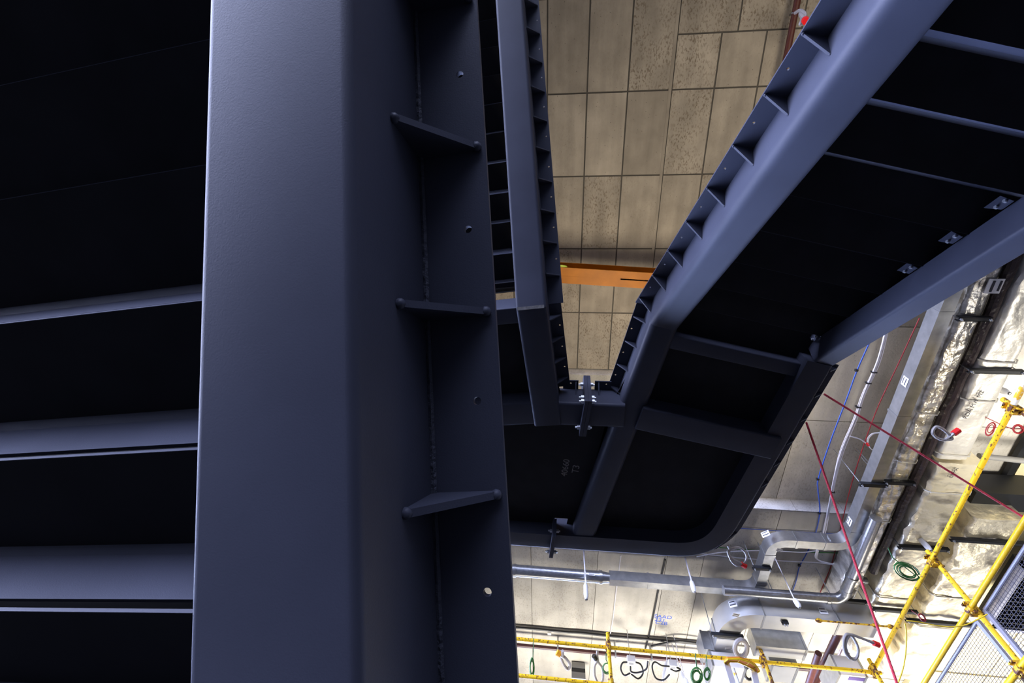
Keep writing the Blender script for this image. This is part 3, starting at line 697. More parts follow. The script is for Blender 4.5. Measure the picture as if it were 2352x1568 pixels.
# ------------------------------------------------------------------ trapeze hangers
def trapeze(label, u0, u1, v, z, zt, grp=None, du=None):
    a = PZ(u0, v, z); b = PZ(u1, v, z); b = V((b.x, a.y, a.z))
    if du: a.x = min(a.x, du[0] - .04); b.x = max(b.x, du[1] + .04)
    r = thing('trapeze_hanger', label, 'hanger', a, grp)
    mb = MB(); mb.bx(a.x, b.x, a.y - .02, a.y + .02, z, z + .006); mb.bx(a.x, b.x, a.y - .022, a.y - .016, z, z + .042); mb.bx(a.x, b.x, a.y + .016, a.y + .022, z, z + .042); obj('strut_channel', mb, 'strut', r, 0)
    for x in (a.x + .02, b.x - .02):
        mb = MB(); mb.tube([V((x, a.y, z - .03)), V((x, a.y, zt))], .0055, 6); mb.tube([V((x, a.y, z - .012)), V((x, a.y, z))], .012, 6); obj('threaded_rod', mb, 'zinc', r)
G = 'black trapeze hangers under the ducts'
trapeze('black strut hanger nearest the blue stringer, under the narrow foil duct', 2205, 2280, 733, 4.47, ZR, G, (3.745, 3.955))
trapeze('black strut hanger under the wide foil duct, above the white cable end', 2226, 2340, 853, 4.44, ZR, G, (4.10, 4.42))
trapeze('black strut hanger under the narrow foil duct where the galvanised duct bends', 2032, 2100, 1109, 4.48, ZR, G, (3.745, 3.955))
trapeze('short black strut hanger under the galvanised duct near the red rope', 1976, 2033, 1114, 4.46, ZR, G, (xg - .0625, xg + .0625))
trapeze('black strut hanger below the middle of the S-bend duct', 1730, 1773, 1306, 4.46, ZS, G)
trapeze('black strut hanger crossing the foil duct just above the green cable coil', 2066, 2150, 1258, 4.41, ZS, G, (4.12, 4.58))
trapeze('black strut hanger under the farthest foil duct, ending at the bright yellow tube', 2186, 2310, 1241, 4.36, ZS, G, (4.70, 5.26))
trapeze('black strut hanger below the pipe elbow at the end of the narrow foil duct', 1912, 1985, 1380, 4.40, ZS, G, (3.745, 3.955))
trapeze('black strut hanger under the foil duct beside the lower red rope', 2006, 2080, 1401, 4.38, ZS, G, (4.12, 4.58))
trapeze('black strut hanger behind the yellow cord', 2083, 2190, 1427, 4.33, ZS, G, (4.70, 5.26))
trapeze('black strut hanger carrying the left end of the large white duct', 1634, 1702, 1459, 4.17, ZS, G, (xl2 - .135, xl2 + .135))
trapeze('grey strut hanger across the middle of the large white duct', 1798, 1812, 1433, 4.18, ZS, G)

# ------------------------------------------------------------------ scaffold
RT = .0242
def coupler(parent, p, d1, d2):
    d1 = V(d1).normalized(); d2 = V(d2).normalized(); mb = MB(); n = d1.cross(d2).normalized()
    mb.tube([p - d1 * .04, p + d1 * .04], RT * 1.38, 10); mb.tube([p + n * .05 - d2 * .04, p + n * .05 + d2 * .04], RT * 1.38, 10)
    for s_ in (-1, 1): mb.box(p - d1 * .03 + d2 * s_ * .055 - d2 * .008 - n * .03, d1 * .06, d2 * .016, n * .07)
    mb.box(p - d1 * .035 - d2 * .055, d1 * .07, d2 * .11, n * .03)
    for s_ in (-1, 1):
        mb.tube([p + d2 * s_ * .055 - n * .03, p + d2 * s_ * .055 + n * .10], .009, 6); mb.tube([p + d2 * s_ * .055 + n * .06, p + d2 * s_ * .055 + n * .085], .019, 6)
    return obj('coupler', mb, 'rustyel', parent)
def tube_thing(label, a, b, m='yellow', grp='yellow scaffold tubes'):
    r = thing('scaffold_tube', label, 'scaffold tube', a, grp); mb = MB(); mb.tube([a, b], RT, 14); obj('tube', mb, m, r); return r
ZT1 = 4.0
a = PZ(1187, 1466, ZT1); b = PZ(2012, 1545, ZT1); y1 = (a.y + b.y) / 2
a = V((-1.6, y1, ZT1)); b = V((b.x + .06, y1, ZT1))
jx = PZ(1399, 1485, ZT1).x
t1 = tube_thing('long yellow scaffold rail below the soffit, running left behind the stringer', a, V((jx, y1, ZT1)))
t1b = tube_thing('speckled yellow scaffold rail running right from the short post to the corner', V((jx + .01, y1, ZT1)), b)
ZT2 = PY(1300, 1562, y1).z
tube_thing('lower yellow scaffold rail along the bottom edge of the picture', V((-1.6, y1, ZT2)), V((jx + .7, y1, ZT2)))
def post(label, u, v, z, utop, vtop, ydir=-.052, m='yellow', xoff=0):
    p = PZ(u, v, z); q = V((p.x + xoff, y1 + ydir, 0)) if ydir else V((p.x, p.y, 0)); zt = below(q, utop, vtop).z
    return tube_thing(label, V((q.x, q.y, zt)), V((q.x, q.y, FLOOR)), m), V((q.x, q.y, z))
s1, c1 = post('yellow scaffold post with rusty coupler, left of the hanging cable boxes', 1397, 1487, ZT1, 1391, 1453)
coupler(s1, V((c1.x, y1, ZT1)), (1, 0, 0), (0, 0, 1)); coupler(s1, V((c1.x, y1, ZT2)), (1, 0, 0), (0, 0, 1))
s2, c2 = post('paint-worn yellow scaffold post in front of the box duct', 1757, 1508, ZT1, 1742, 1483, m='rustyel')
coupler(s2, V((c2.x, y1, ZT1)), (1, 0, 0), (0, 0, 1))
s3, c3 = post('yellow scaffold post at the corner where two rails meet', 2008, 1540, ZT1, 1996, 1513)
coupler(s3, V((c3.x, y1, ZT1)), (1, 0, 0), (0, 0, 1))
ZT3 = 4.05
x3 = (PZ(2310, 960, ZT3).x + PZ(2165, 1240, ZT3).x) / 2
yT = PZ(2318, 938, ZT3).y
t3 = tube_thing('speckled bright yellow scaffold tube slanting in front of the foil ducts', V((x3, yT, ZT3)), V((x3, y1 - .02, ZT3)))
tube_thing('white-worn scaffold tube end above the rusty coupler at the right edge', V((x3, yT - .05, ZT3)), V((x3, yT - 1.2, ZT3)), 'whiteyel')
p4 = PX(2140, 1290, x3); y4 = p4.y
s4 = tube_thing('thin yellow scaffold post crossing the two slanting tubes at the right', V((x3 + .05, y4, below(V((x3, y4, 0)), 2122, 1263).z)), V((x3 + .05, y4, FLOOR)))
coupler(s4, V((x3, y4, ZT3)), (0, 1, 0), (0, 0, 1))
z4 = below(V((x3, y4, 0)), 2235, 1396).z
t4 = tube_thing('thick clean yellow scaffold tube along the top of the mesh barriers', PX(2352, 1207, x3) * 1.0 - V((0, 1.2, 0)) + V((0, 0, z4 - PX(2352, 1207, x3).z)), V((x3, 8.6, z4)), 'yelclean')
coupler(s4, V((x3, y4, z4)), (0, 1, 0), (0, 0, 1))
s5 = tube_thing('rust-brown scaffold post end at the right edge under the white cable', V((x3 + .05, yT, below(V((x3, yT, 0)), 2290, 916).z)), V((x3 + .05, yT, FLOOR)), 'rustyel')
coupler(s5, V((x3, yT, ZT3)), (0, 1, 0), (0, 0, 1))
z6 = below(V((x3, y4, 0)), 2345, 1535).z
tube_thing('yellow scaffold tube in the bottom right corner', V((x3, y4 - 1.5, z6)), V((x3, 8.6, z6))); coupler(s4, V((x3, y4, z6)), (0, 1, 0), (0, 0, 1))
mb = MB(); a = PZ(1873, 1424, 4.15); b = PZ(2070, 1441, 4.15); mb.tube([a, b], .011, 8)
for t in (.04, .7, .88): c = a.lerp(b, t); mb.ball(c, .028, 8, 5, (1.5, 1, 1))
solo('rusty_bar', mb, 'rustyel', 'thin rusty bar with clamps hung below the bend of the large white duct', 'bar')
# mesh barriers
def barrier(label, ya, yb, zt, h=1.1):
    x = x3 + .09; r = thing('mesh_barrier', label, 'barrier', V((x, (ya + yb) / 2, zt - h)), 'mesh barriers hung on the scaffold')
    mb = MB(); mb.tube([V((x, ya, zt)), V((x, yb, zt))], .017, 10); mb.tube([V((x, ya, zt - h)), V((x, yb, zt - h))], .017, 10)
    obj('frame', mb, 'meshm', r)
    for y in (ya, yb):
        mb = MB(); mb.bx(x - .015, x + .015, min(y, y) - .02, y + .02, zt - h, zt); obj('side_plate', mb, 'meshm', r, 0)
    mb = MB(); n = int(abs(yb - ya) / .045); m = int(h / .026)
    for i in range(1, n):
        y = ya + (yb - ya) * i / n; mb.tube([V((x + .006 * math.sin(k * .9), y + .012 * math.sin(k * 1.1 + i * .05), zt - h * k / 12)) for k in range(13)], .0022, 4)
    for i in range(1, m):
        z = zt - h * i / m; mb.box((x + .004, ya, z), (0, yb - ya, 0), (.0028, 0, 0), (0, 0, .0028))
    obj('wire_infill', mb, 'wire', r, 0)
k1 = PX(2262, 1400, x3 + .09); k2 = PX(2245, 1425, x3 + .09); zbar = (k1.z + k2.z) / 2
barrier('grey wire mesh barrier at the right edge, in front of the black grille', k1.y - 2.3, k1.y, k1.z)
barrier('grey wire mesh barrier in the bottom right corner with bent wires', k2.y, k2.y + 2.3, k2.z)
# black louvre hung behind the barrier
a = PZ(2300, 1378, 4.3); b = PZ(2352, 1450, 4.3)
lv = thing('ceiling_grille', 'black louvred grille with grey frame behind the right mesh barrier', 'grille', V((a.x, a.y, 4.3)))
mb = MB(); X0, X1, Y0, Y1 = a.x, a.x + 1.2, a.y - .62, a.y + .55
for q in ((X0, X1, Y0, Y0 + .05), (X0, X1, Y1 - .05, Y1), (X0, X0 + .05, Y0, Y1), (X1 - .05, X1, Y0, Y1)): mb.bx(q[0], q[1], q[2], q[3], 4.28, 4.36)
obj('frame', mb, 'meshm', lv, 0)
mb = MB(); mb.bx(X0 + .05, X1 - .05, Y0 + .05, Y1 - .05, 4.36, 4.5)
for i in range(14): y = Y0 + .07 + (Y1 - Y0 - .14) * i / 13; mb.bx(X0 + .05, X1 - .05, y, y + .012, 4.30, 4.36)
obj('louvre', mb, 'black', lv, 0)

# ------------------------------------------------------------------ cables, ropes and pipes
def cable(name, label, cat, pts, r, m, n=6, group=None, seg=6): mb = MB(); mb.tube(bez(pts, n), r, seg); return solo(name, mb, m, label, cat, group)
def zc(pix, z): return [PZ(u, v, z) for u, v in pix]
zs1 = 4.86
bw = thing('cable_bundle', 'white cable bundle tied along the soffit from the stringer to the S-bend duct', 'cable', PZ(1960, 970, zs1))
for k in range(5):
    mb = MB(); o = V((.011 * (k % 3) - .011, .004 * k, .012 * (k // 3)))
    mb.tube(bez([p + o + V((random.uniform(-.006, .006), 0, 0)) for p in zc([(2042, 745), (2018, 830), (1985, 905), (1966, 960), (1935, 1035), (1918, 1100), (1905, 1165), (1893, 1222), (1880, 1262)], zs1)], 6), .0062, 6); obj('wire', mb, 'white', bw)
for (u, v) in ((2008, 855), (1995, 880), (1972, 935), (1912, 1130)):
    mb = MB(); p = PZ(u, v, zs1); mb.bx(p.x - .026, p.x + .026, p.y - .006, p.y + .006, p.z - .012, p.z + .03); obj('tie', mb, 'black', bw, 0)
cable('cable', 'blue cable clipped along the soffit right of the landing', 'cable', zc([(2000, 780), (1968, 852), (1945, 915), (1905, 1020), (1880, 1098), (1879, 1125), (1883, 1178), (1870, 1235), (1852, 1272), (1836, 1302), (1828, 1335), (1818, 1362)], 4.88), .0075, 'blue')
mb = MB()
for (u, v) in ((1967, 850), (1878, 1100), (1882, 1178), (1836, 1298)): p = PZ(u, v, 4.88); mb.bx(p.x - .016, p.x + .016, p.y - .012, p.y + .012, 4.868, 4.892)
solo('cable_clips', mb, 'black', 'small black clips on the blue cable along the soffit', 'clip', kind='stuff')
cable('cable', 'thin red cable along the soffit beside the galvanised duct', 'cable', zc([(2112, 730), (2062, 838), (2010, 950), (1962, 1090), (1936, 1190), (1917, 1270), (1905, 1310), (1884, 1360)], 4.885), .006, 'redcab')
cable('cable', 'blue cable running level from the landing corner to the S-bend duct', 'cable', zc([(1660, 1210), (1760, 1217), (1850, 1222), (1930, 1226)], 4.885), .006, 'blue')
cable('cable', 'green cable running level behind the S-bend duct', 'cable', zc([(1610, 1252), (1690, 1260), (1800, 1266), (1950, 1270)], 4.885), .007, 'green')
cable('cable', 'white cable sagging from the landing corner to the S-bend duct', 'cable', zc([(1600, 1278), (1660, 1268), (1740, 1264), (1800, 1266), (1845, 1268), (1878, 1264)], 4.86), .008, 'white')
cable('cable', 'pale cable crossing the soffit below the S-bend duct', 'cable', zc([(1600, 1270), (1700, 1281), (1800, 1288), (1880, 1292), (1940, 1300)], 4.87), .008, 'white')
cw = thing('cable_bundle', 'short white cable bundle curling down beside the bright spiral pipe', 'cable', PZ(1890, 1290, 4.82))
for k in range(3): mb = MB(); mb.tube(bez([p + V((.012 * k, .01 * k, 0)) for p in zc([(1876, 1262), (1873, 1280), (1888, 1289), (1912, 1294), (1938, 1297)], 4.82)], 6), .0075, 6); obj('wire', mb, 'white', cw)
cl = thing('cable_bundle', 'white cable loop with a red tie beside the galvanised duct', 'cable', PZ(1995, 1010, 4.84))
for k in range(2): mb = MB(); mb.tube(bez([p + V((.01 * k, .006 * k, 0)) for p in zc([(1952, 1001), (1975, 1008), (1991, 1018), (1993, 1006), (2005, 995), (2022, 993)], 4.84)], 6), .006, 6); obj('wire', mb, 'white', cl)
mb = MB(); mb.tube(zc([(1991, 1017), (1995, 1023)], 4.835), .014, 8); obj('tie', mb, 'red', cl)
mb = MB(); mb.tube(bez(zc([(1995, 1023), (2000, 1030), (2006, 1034)], 4.84), 4), .006, 6); obj('wire', mb, 'white', cl)
# ropes from the landing
def rope(label, a, b, sag): pts = [a.lerp(b, t / 12) - V((0, 0, sag * 4 * (t / 12) * (1 - t / 12))) for t in range(13)]; cable('rope', label, 'rope', pts, .0100, 'rope', 2, seg=8)
ra = PZ(1893, 905, 4.14); rb = PX(2400, 1218, x3 + .3); rope('red rope running from the landing edge across the foil ducts to the right edge', ra, rb, .0)
ra = PZ(1852, 970, 4.14); d = ray(2078, 1620); rope('red rope hanging from the landing edge down to the bottom of the picture', ra, d * 3.4, .0)
# hanging white leads with labelled sockets
def drop(label, u0, v0, u1, v1, u2, v2, z=ZS, n=2):
    p = PZ(u0, v0, z); q = below(p, u1, v1); w = below(p, u2, v2); r = thing('pendant_lead', label, 'cable', p, 'white pendant leads')
    for k in range(n): mb = MB(); o = V((.010 * k, .004, 0)); mb.tube(bez([p + o, p.lerp(q, .5) + o * .6, q + o], 5), .0065, 6); obj('wire', mb, 'white', r)
    d = (w - q); mb = MB(); mb.tube([q - d * .1, q + d * .08, q + d * .7, q + d * .92, w], [.012, .03, .032, .02, .008], 10); obj('connector', mb, 'plas', r)
    mb = MB(); mb.tube([q - d * .06, q - d * .02], .014, 8); mb.tube([q + d * .94, q + d * .99], .016, 8); obj('tie', mb, 'black', r)
drop('white pendant lead hanging in front of the round spiral duct', 1340, 1262, 1345, 1342, 1347, 1378)
drop('white pendant lead hanging in front of the galvanised duct, below the landing corner', 1573, 1280, 1588, 1335, 1596, 1361)
drop('long white pendant lead hanging from the S-bend duct over the large duct', 1775, 1270, 1825, 1376, 1838, 1396, n=1)
drop('white pendant lead hanging out past the wide foil duct', 2208, 840, 2284, 888, 2320, 904, ZR)
drop('white pendant lead pointing at the top of the thin yellow post', 2056, 1176, 2112, 1236, 2140, 1266)
drop('white pendant lead hanging over the dark red pipe, left of the hanging box', 1530, 1470, 1532, 1520, 1522, 1564, n=1)
drop('white pendant lead dropping between the hanging cable boxes', 1540, 1468, 1566, 1545, 1578, 1580, n=1)
drop('white pendant lead from a ceiling hook left of the fan box', 1547, 1459, 1574, 1558, 1582, 1580, n=1)
drop('white pendant lead beside the green coils left of the ladder', 1603, 1474, 1618, 1545, 1624, 1575, n=1)
cable('cable', 'thin white cable strung from the landing edge down to the yellow post', 'cable', [PZ(1426, 1275, ZS), PZ(1415, 1360, ZS - .02), PZ(1408, 1420, ZS - .02), PZ(1401, 1460, ZS - .02)], .008, 'white')
# surface cables and pipes along the bottom
cable('cable', 'thick black cable clipped level across the soffit above the yellow rail', 'cable', zc([(1150, 1438), (1228, 1444), (1300, 1451), (1335, 1453), (1400, 1460), (1470, 1466), (1550, 1473), (1612, 1479)], 4.85), .02, 'black', 6, None, 8)
cable('cable', 'black cable sagging below the thick black cable near the fan box', 'cable', zc([(1495, 1484), (1520, 1478), (1560, 1472), (1610, 1478)], 4.8), .018, 'black')
cable('cable', 'black cable dropping down the soffit joint under the landing', 'cable', zc([(1528, 1285), (1513, 1350), (1503, 1400), (1492, 1452), (1482, 1490)], 4.88), .013, 'black')
mb = MB(); p = PZ(1187, 1481, 4.7); q = PZ(1645, 1524, 4.7); yp = (p.y + q.y) / 2
sp2 = thing('sprinkler_pipe', 'dark red pipe running level just under the long yellow rail', 'pipe', V((0, yp, 4.7)))
mb.tube([V((-1.5, yp, 4.7)), V((q.x, yp, 4.7))], .03, 10); obj('pipe', mb, 'oxide2', sp2)
for u in (1281, 1415, 1500): x = PZ(u, 1490, 4.7).x; mb = MB(); mb.bx(x - .012, x + .012, yp - .036, yp + .036, 4.66, 4.9); obj('pipe_clip', mb, 'zinc', sp2, 0)
hose('h', 'flexible hose with orange tag hanging from the dark red pipe at the bottom left', [(1292, 1494, 0), (1292, 1506, .05), (1287, 1504, .1), (1294, 1524, .1), (1304, 1536, .1), (1309, 1526, .1), (1300, 1512, .05), (1295, 1508, .05)], 6.3, 'orangetag', .02)
hose('h', 'grey flexible hose loop with red cap at the rounded landing corner', [(1672, 1252, 0), (1676, 1262, 0), (1672, 1268, 0), (1682, 1290, 0), (1698, 1299, 0), (1713, 1288, 0), (1714, 1272, 0), (1700, 1258, 0), (1680, 1260, 0), (1673, 1272, 0), (1684, 1284, 0), (1694, 1290, 0)], 5.45, 'red', .014)
hose('h', 'grey flexible hose loop with red cap in the dark gap between the foil ducts', [(2170, 1010, 0), (2186, 1008, 0), (2182, 1000, 0), (2165, 985, 0), (2150, 980, 0), (2142, 992, 0), (2150, 1004, 0), (2168, 1010, 0), (2180, 1003, 0)], 4.3, 'red', .013)
hose('h', 'large grey flexible hose loop with red cap at the foot of the foil ducts', [(1952, 1512, 0), (1940, 1495, 0), (1938, 1470, 0), (1945, 1456, 0), (1958, 1462, 0), (1970, 1485, 0), (1970, 1505, 0), (1962, 1514, 0), (1950, 1505, 0), (1942, 1480, 0), (1952, 1458, 0), (1975, 1464, 0), (1996, 1472, 0)], 4.9, 'red', .014)
hose('h', 'dark braided hose coil hanging from the dark red pipe beside the yellow post', [(1372, 1494, 0), (1372, 1506, 0), (1373, 1517, 0), (1366, 1528, 0), (1366, 1550, 0), (1374, 1568, 0), (1384, 1562, 0), (1384, 1536, 0), (1374, 1520, 0)], 6.3, 'black', .016)
# oxide and copper pipes at the foot of the ducts
a = PZ(1930, 1445, 4.45); b = PZ(1890, 1530, 4.45); solo('riser_pipe', MB().tube([a - (b - a) * .3, b + (b - a) * .6], .05, 12), 'oxide', 'red oxide pipe running away behind the large duct bend', 'pipe')
a = PZ(1880, 1500, 4.4); b = PZ(1858, 1568, 4.4); solo('riser_pipe', MB().tube([a, b + (b - a) * .4], .045, 12), 'oxide', 'second red oxide pipe, left of the first, at the bottom edge', 'pipe')
a = PZ(1960, 1432, 4.3); b = PZ(1897, 1568, 4.3); solo('copper_pipe', MB().tube([a, b + (b - a) * .2], .016, 10), 'copper', 'thin pinkish copper pipe crossing the speckled rail', 'pipe')
a = PZ(1812, 1531, 4.2); b = PZ(1858, 1536, 4.2); solo('branch_pipe', MB().tube([a, V((b.x, a.y, a.z))], .03, 10), 'oxide2', 'short dark red branch pipe right of the paint-worn post', 'pipe')
# coiled cables
def coil(name, label, cat, u, v, depth, ru, rv, m, turns=6, r=.005, tail=None, lean=0., grp=None):
    pts = []; rr_ = [random.uniform(.55, 1.12) for _ in range(turns)]
    for i in range(turns * 14):
        a = 2 * math.pi * i / 14; k = rr_[i // 14] + .06 * math.sin(i * .37); x = math.cos(a) * ru * k; y = math.sin(a) * rv * k
        pts.append(PD(u + x * math.cos(lean) - y * math.sin(lean), v + x * math.sin(lean) + y * math.cos(lean), depth + .02 * math.sin(i * .21)))
    if tail: pts = [PD(*t, depth) for t in tail] + pts
    mb = MB(); mb.tube(pts, r, 6); return solo(name, mb, m, label, cat, grp)
coil('cable_coil', 'bunch of thin green cable hanging in front of the soffit at the bottom left', 'cable', 1222, 1532, 6.2, 5, 21, 'green', 8, .005, [(1226, 1465), (1225, 1490), (1224, 1508)])
coil('cable_coil', 'green cable coil on the crumpled foil duct', 'cable', 2083, 1312, 4.25, 32, 17, 'green', 6, .0045, [(2040, 1258), (2050, 1280)], .45)
coil('cable_coil', 'green cable loop behind the short yellow post', 'cable', 1394, 1534, 6.2, 14, 18, 'green', 3, .006, [(1392, 1500), (1392, 1515)])
coil('cable_coil', 'green cable coil hanging left of the white ventilation box', 'cable', 1600, 1552, 6.0, 12, 17, 'green', 6, .007, [(1597, 1500), (1600, 1530)])
coil('cable_coil', 'second green cable coil, tucked against the white ventilation box', 'cable', 1624, 1548, 6.0, 8, 16, 'green', 5, .006, [(1622, 1505), (1624, 1530)])
coil('cable_coil', 'bundle of red cord on the bare soffit at the right edge', 'cable', 2338, 985, 4.6, 13, 11, 'redcab', 5, .004, [(2264, 958), (2300, 975), (2325, 985)])
coil('cable_coil', 'tuft of dark red cord behind the thick clean yellow tube', 'cable', 2275, 985, 4.6, 9, 16, 'redcab', 4, .004, None, .5)
coil('cable_coil', 'knot of red cord by the yellow cord on the foil duct', 'cable', 2118, 1418, 4.2, 12, 6, 'redcab', 4, .0035, [(2094, 1402), (2103, 1408)], .9)
cable('cord', 'yellow cord drooping from the speckled tube across the foil duct', 'cord', [PD(u, v, 4.1) for u, v in ((2083, 1425), (2110, 1428), (2150, 1436), (2190, 1439), (2225, 1432), (2268, 1410))], .005, 'ytape')
cable('cord', 'yellow cord hanging down in front of the lower foil duct', 'cord', [PD(u, v, 4.1) for u, v in ((2079, 1432), (2082, 1460), (2080, 1500), (2074, 1535), (2062, 1570))], .006, 'ytape')
# hanging junction boxes
def jbox(label, u, v, z, loops):
    p = PZ(u, v, z); r = thing('junction_box', label, 'junction box', p, 'hanging cable boxes')
    mb = MB(); mb.bx(p.x - .06, p.x + .06, p.y - .06, p.y + .06, p.z, p.z + .09); obj('casing', mb, 'plas', r, 0)
    mb = MB(); mb.bx(p.x - .035, p.x + .035, p.y - .03, p.y + .02, p.z - .002, p.z - .0005); obj('paper_label', mb, 'zinc', r, 0)
    mb = MB(); mb.tube([p + V((0, .05, .09)), p + V((0, .05, ZS - z))], .006, 6); obj('hanger_wire', mb, 'zinc', r)
    for k, L in enumerate(loops): mb = MB(); mb.tube(bez([PD(a, b, c) for a, b, c in L], 6), .011, 7); obj('lead', mb, 'black', r)
jbox('white junction box with black cable loops, left of the centre of the bottom rail', 1450, 1524, 4.35, [[(1441, 1520, 6.3), (1430, 1522, 6.3), (1426, 1536, 6.3), (1434, 1550, 6.3), (1448, 1545, 6.3)], [(1460, 1520, 6.3), (1472, 1526, 6.3), (1477, 1545, 6.3), (1466, 1558, 6.3), (1450, 1548, 6.3)], [(1448, 1530, 6.2), (1450, 1542, 6.2), (1466, 1544, 6.2), (1484, 1536, 6.2), (1488, 1518, 6.2)]])
jbox('white junction box with one large black loop, right of the other hanging box', 1546, 1534, 4.35, [[(1538, 1530, 6.3), (1520, 1528, 6.3), (1504, 1520, 6.3), (1498, 1532, 6.3), (1506, 1556, 6.3), (1524, 1561, 6.3), (1538, 1548, 6.3)], [(1554, 1532, 6.3), (1563, 1537, 6.3), (1552, 1541, 6.3), (1540, 1536, 6.3)]])
# bulkhead light
p = PZ(1313, 1556, 4.62); q = PZ(1345, 1558, 4.62)
bl = thing('wall_light', 'grey box light with a black band, hung on the soffit at the bottom edge', 'light', V((p.x, p.y, 4.62)))
mb = MB(); mb.bx(p.x, q.x, p.y, p.y + .06, 4.62, 4.72); mb.bx(p.x, q.x, p.y, p.y + .06, 4.79, 4.88); obj('casing', mb, 'pipegrey', bl, 0)
mb = MB(); mb.bx(p.x, q.x, p.y + .01, p.y + .06, 4.72, 4.79); obj('lens_band', mb, 'black', bl, 0)
mb = MB(); mb.bx(p.x - .005, q.x + .005, p.y - .005, p.y + .065, 4.612, 4.62); obj('bottom_edge', mb, 'plas', bl, 0)
mb = MB(); p = PZ(1262, 1455, ZS - .01); mb.bx(p.x - .03, p.x + .03, p.y - .03, p.y + .03, ZS - .02, ZS); solo('ceiling_plate', mb, 'plas', 'small white square plate on the soffit below the black cable', 'plate', smooth=0)
# blue stencil on the soffit
st = thing('stencil_marking', 'blue stencilled letters on the concrete soffit below the landing', 'marking', PZ(1521, 1421, ZS - .001))
for body, u, v in (('SAAD', 1523, 1416.5), ('231', 1516, 1423.5), ('C2B', 1519, 1430.5)): text_obj('lettering', body, .11, PZ(u, v, ZS - .0015), (1, .05, 0), (0, -1, 0), 'inkblue', st, .0005)
# step ladder
zl = 3.75; lx = [PZ(u, v, zl) for u, v in ((1670, 1520), (1733, 1530), (1742, 1548))]
ld = thing('step_ladder', 'step ladder with yellow top bracket and grey rails under the speckled rail', 'ladder', V((lx[0].x, lx[0].y + .3, FLOOR)))
tp = [PZ(u, v, zl) for u, v in ((1664, 1520), (1672, 1513), (1700, 1513), (1722, 1520), (1738, 1530), (1744, 1540), (1738, 1544), (1730, 1536), (1712, 1527), (1694, 1519), (1676, 1519), (1667, 1527))]
mb = MB(); mb.prism(tp, V((0, 0, .03))); br = obj('top_bracket', mb, 'ladora', ld, 0)
mb = MB(); mb.tube(tp, .012, 6, closed=True)
for i, j in ((2, 9), (3, 8), (4, 7)): mb.tube([tp[i], tp[j]], .008, 6)
obj('rim', mb, 'ladyel', br)
for (u, v, u2, v2) in ((1670, 1524, 1690, 1590), (1732, 1540, 1742, 1590)):
    p = PZ(u, v, zl); e = below(p, u2, v2); d = (e - p); mb = MB(); ex = p + d * ((FLOOR - p.z) / d.z); mb.box(p - V((.035, 0, 0)), V((.07, 0, 0)), V((0, .05, 0)), ex - p); obj('rail', mb, 'alu', ld, 0)
p = PZ(1684, 1535, 3.6); e = below(p, 1704, 1590); mb = MB(); mb.tube([p, p + (e - p) * ((FLOOR - p.z) / (e - p).z)], .02, 8); obj('stay', mb, 'whiteyel', ld)
for k in range(8):
    z = 3.3 - .3 * k; mb = MB(); mb.bx(lx[0].x + .0, lx[1].x + .02, lx[0].y + .02, lx[0].y + .1, z, z + .025); obj('rung', mb, 'alu', ld, 0)
coil('cable_coil', 'thick black hoses looped behind the step ladder', 'cable', 1722, 1545, 6.4, 16, 22, 'black', 3, .016, [(1712, 1500), (1712, 1520)])
mb = MB(); c = PD(1702, 1488, 6.1); mb.tube([c + (PD(1702 + 14 * math.cos(a), 1488 + 19 * math.sin(a), 6.1) - c) for a in [2 * math.pi * i / 20 for i in range(20)]], .03, 8, closed=True)
solo('hose_reel', mb, 'braid', 'dark grey coiled hose ring beside the large duct end', 'hose')

# ------------------------------------------------------------------ light
w = bpy.data.worlds.new('world'); scn.world = w; w.use_nodes = True; nt = w.node_tree; bg = nt.nodes['Background']
# overcast daylight: pale band above the horizon, brighter towards the window side, nothing from below the ground
tc = nt.nodes.new('ShaderNodeTexCoord'); sx = nt.nodes.new('ShaderNodeSeparateXYZ'); nt.links.new(tc.outputs['Generated'], sx.inputs[0])
def mth(op, a, b=None):
    n = nt.nodes.new('ShaderNodeMath'); n.operation = op
    for k, q in enumerate((a, b)):
        if q is None: continue
        if isinstance(q, (int, float)): n.inputs[k].default_value = q
        else: nt.links.new(q, n.inputs[k])
    return n.outputs[0]
dp = nt.nodes.new('ShaderNodeVectorMath'); dp.operation = 'DOT_PRODUCT'; nt.links.new(tc.outputs['Generated'], dp.inputs[0])
def lobe(az, p):
    n = nt.nodes.new('ShaderNodeVectorMath'); n.operation = 'DOT_PRODUCT'; nt.links.new(tc.outputs['Generated'], n.inputs[0])
    a_ = math.radians(az); n.inputs[1].default_value = (math.cos(a_), math.sin(a_), 0); return mth('POWER', mth('MAXIMUM', n.outputs['Value'], 0.0), p)
dp.inputs[1].default_value = (0, 0, 1)
hz = mth('POWER', mth('SUBTRACT', 1.0, mth('ABSOLUTE', mth('SUBTRACT', sx.outputs['Z'], .04))), 14.0)
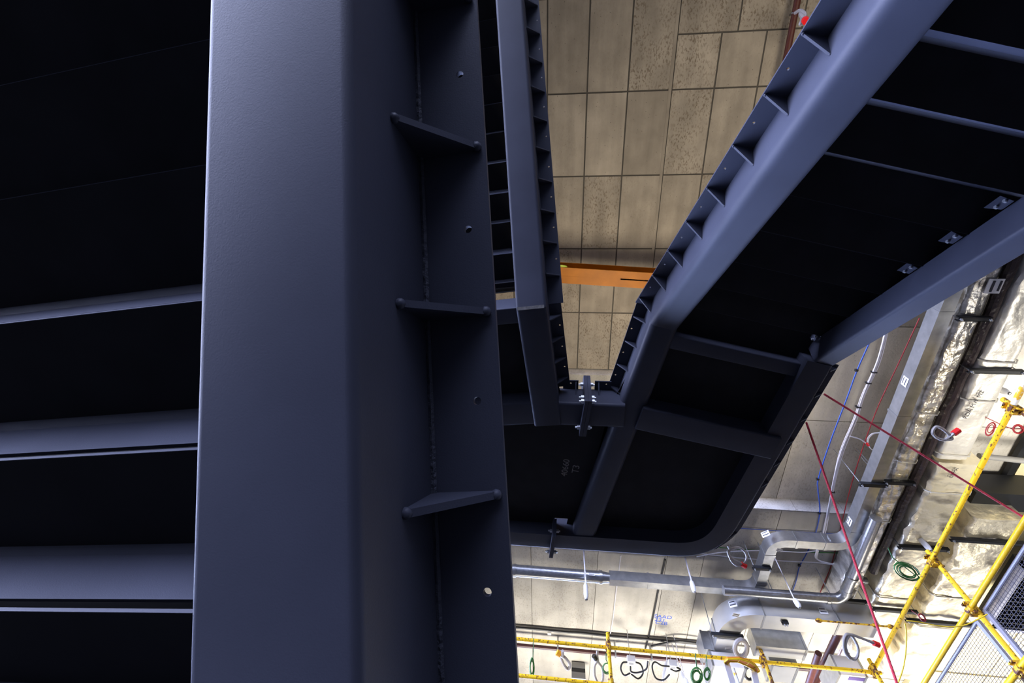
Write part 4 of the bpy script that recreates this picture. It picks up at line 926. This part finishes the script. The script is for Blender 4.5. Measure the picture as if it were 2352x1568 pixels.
up_ = mth('GREATER_THAN', sx.outputs['Z'], 0.0)
wide = mth('ADD', mth('MULTIPLY', lobe(208, 1.0), 26.0), .6)
nt.links.new(mth('MULTIPLY', up_, wide), bg.inputs['Strength']); bg.inputs['Color'].default_value = (.60, .665, 1.0, 1)
b2 = nt.nodes.new('ShaderNodeBackground'); b2.inputs['Color'].default_value = (.44, .56, 1.0, 1)
nt.links.new(mth('MULTIPLY', up_, mth('MULTIPLY', mth('MULTIPLY', lobe(112, 3.0), hz), 98.0)), b2.inputs['Strength'])
ad = nt.nodes.new('ShaderNodeAddShader'); nt.links.new(bg.outputs[0], ad.inputs[0]); nt.links.new(b2.outputs[0], ad.inputs[1])
nt.links.new(ad.outputs[0], nt.nodes['World Output'].inputs['Surface'])
def area(name, loc, target, size, power, col, sizey=None, spread=180):
    l = bpy.data.lights.new(name, 'AREA'); l.energy = power; l.color = col; l.size = size; l.spread = math.radians(spread)
    if sizey: l.shape = 'RECTANGLE'; l.size_y = sizey
    o = bpy.data.objects.new(name, l); COL.objects.link(o); o.location = loc
    o.rotation_euler = (V(target) - V(loc)).to_track_quat('-Z', 'Y').to_euler(); return o
for (x, y, z, tx, ty, p, sp) in ((-.2, 8.5, 1.5, -.2, 8.3, 52, 84), (2.2, 8.4, 1.5, 2.2, 8.1, 60, 84), (4.6, 7.8, 1.4, 4.6, 7.4, 90, 84), (6.8, 7.2, 1.2, 6.6, 7.2, 95, 90), (5.6, 3.0, 1.2, 5.2, 3.0, 40, 56)):
    area('flood_lamp', (x, y, z), (tx, ty, 5), .9, p, (1, .94, .84), None, sp)
area('ceiling_uplight', (1.2, 3.6, 4.5), (1.0, 2.6, 8.6), 1.6, 128, (1, .88, .70))  # unseen uplights, added to brighten the upper slab
area('ceiling_uplight', (3.5, -1.0, 5.6), (1.6, 0, 8.6), 1.4, 46, (1, .88, .70))

scn.view_settings.view_transform = 'Standard'; scn.view_settings.look = 'None'; scn.view_settings.exposure = 0; scn.view_settings.gamma = 1; scn.view_settings.use_curve_mapping = False
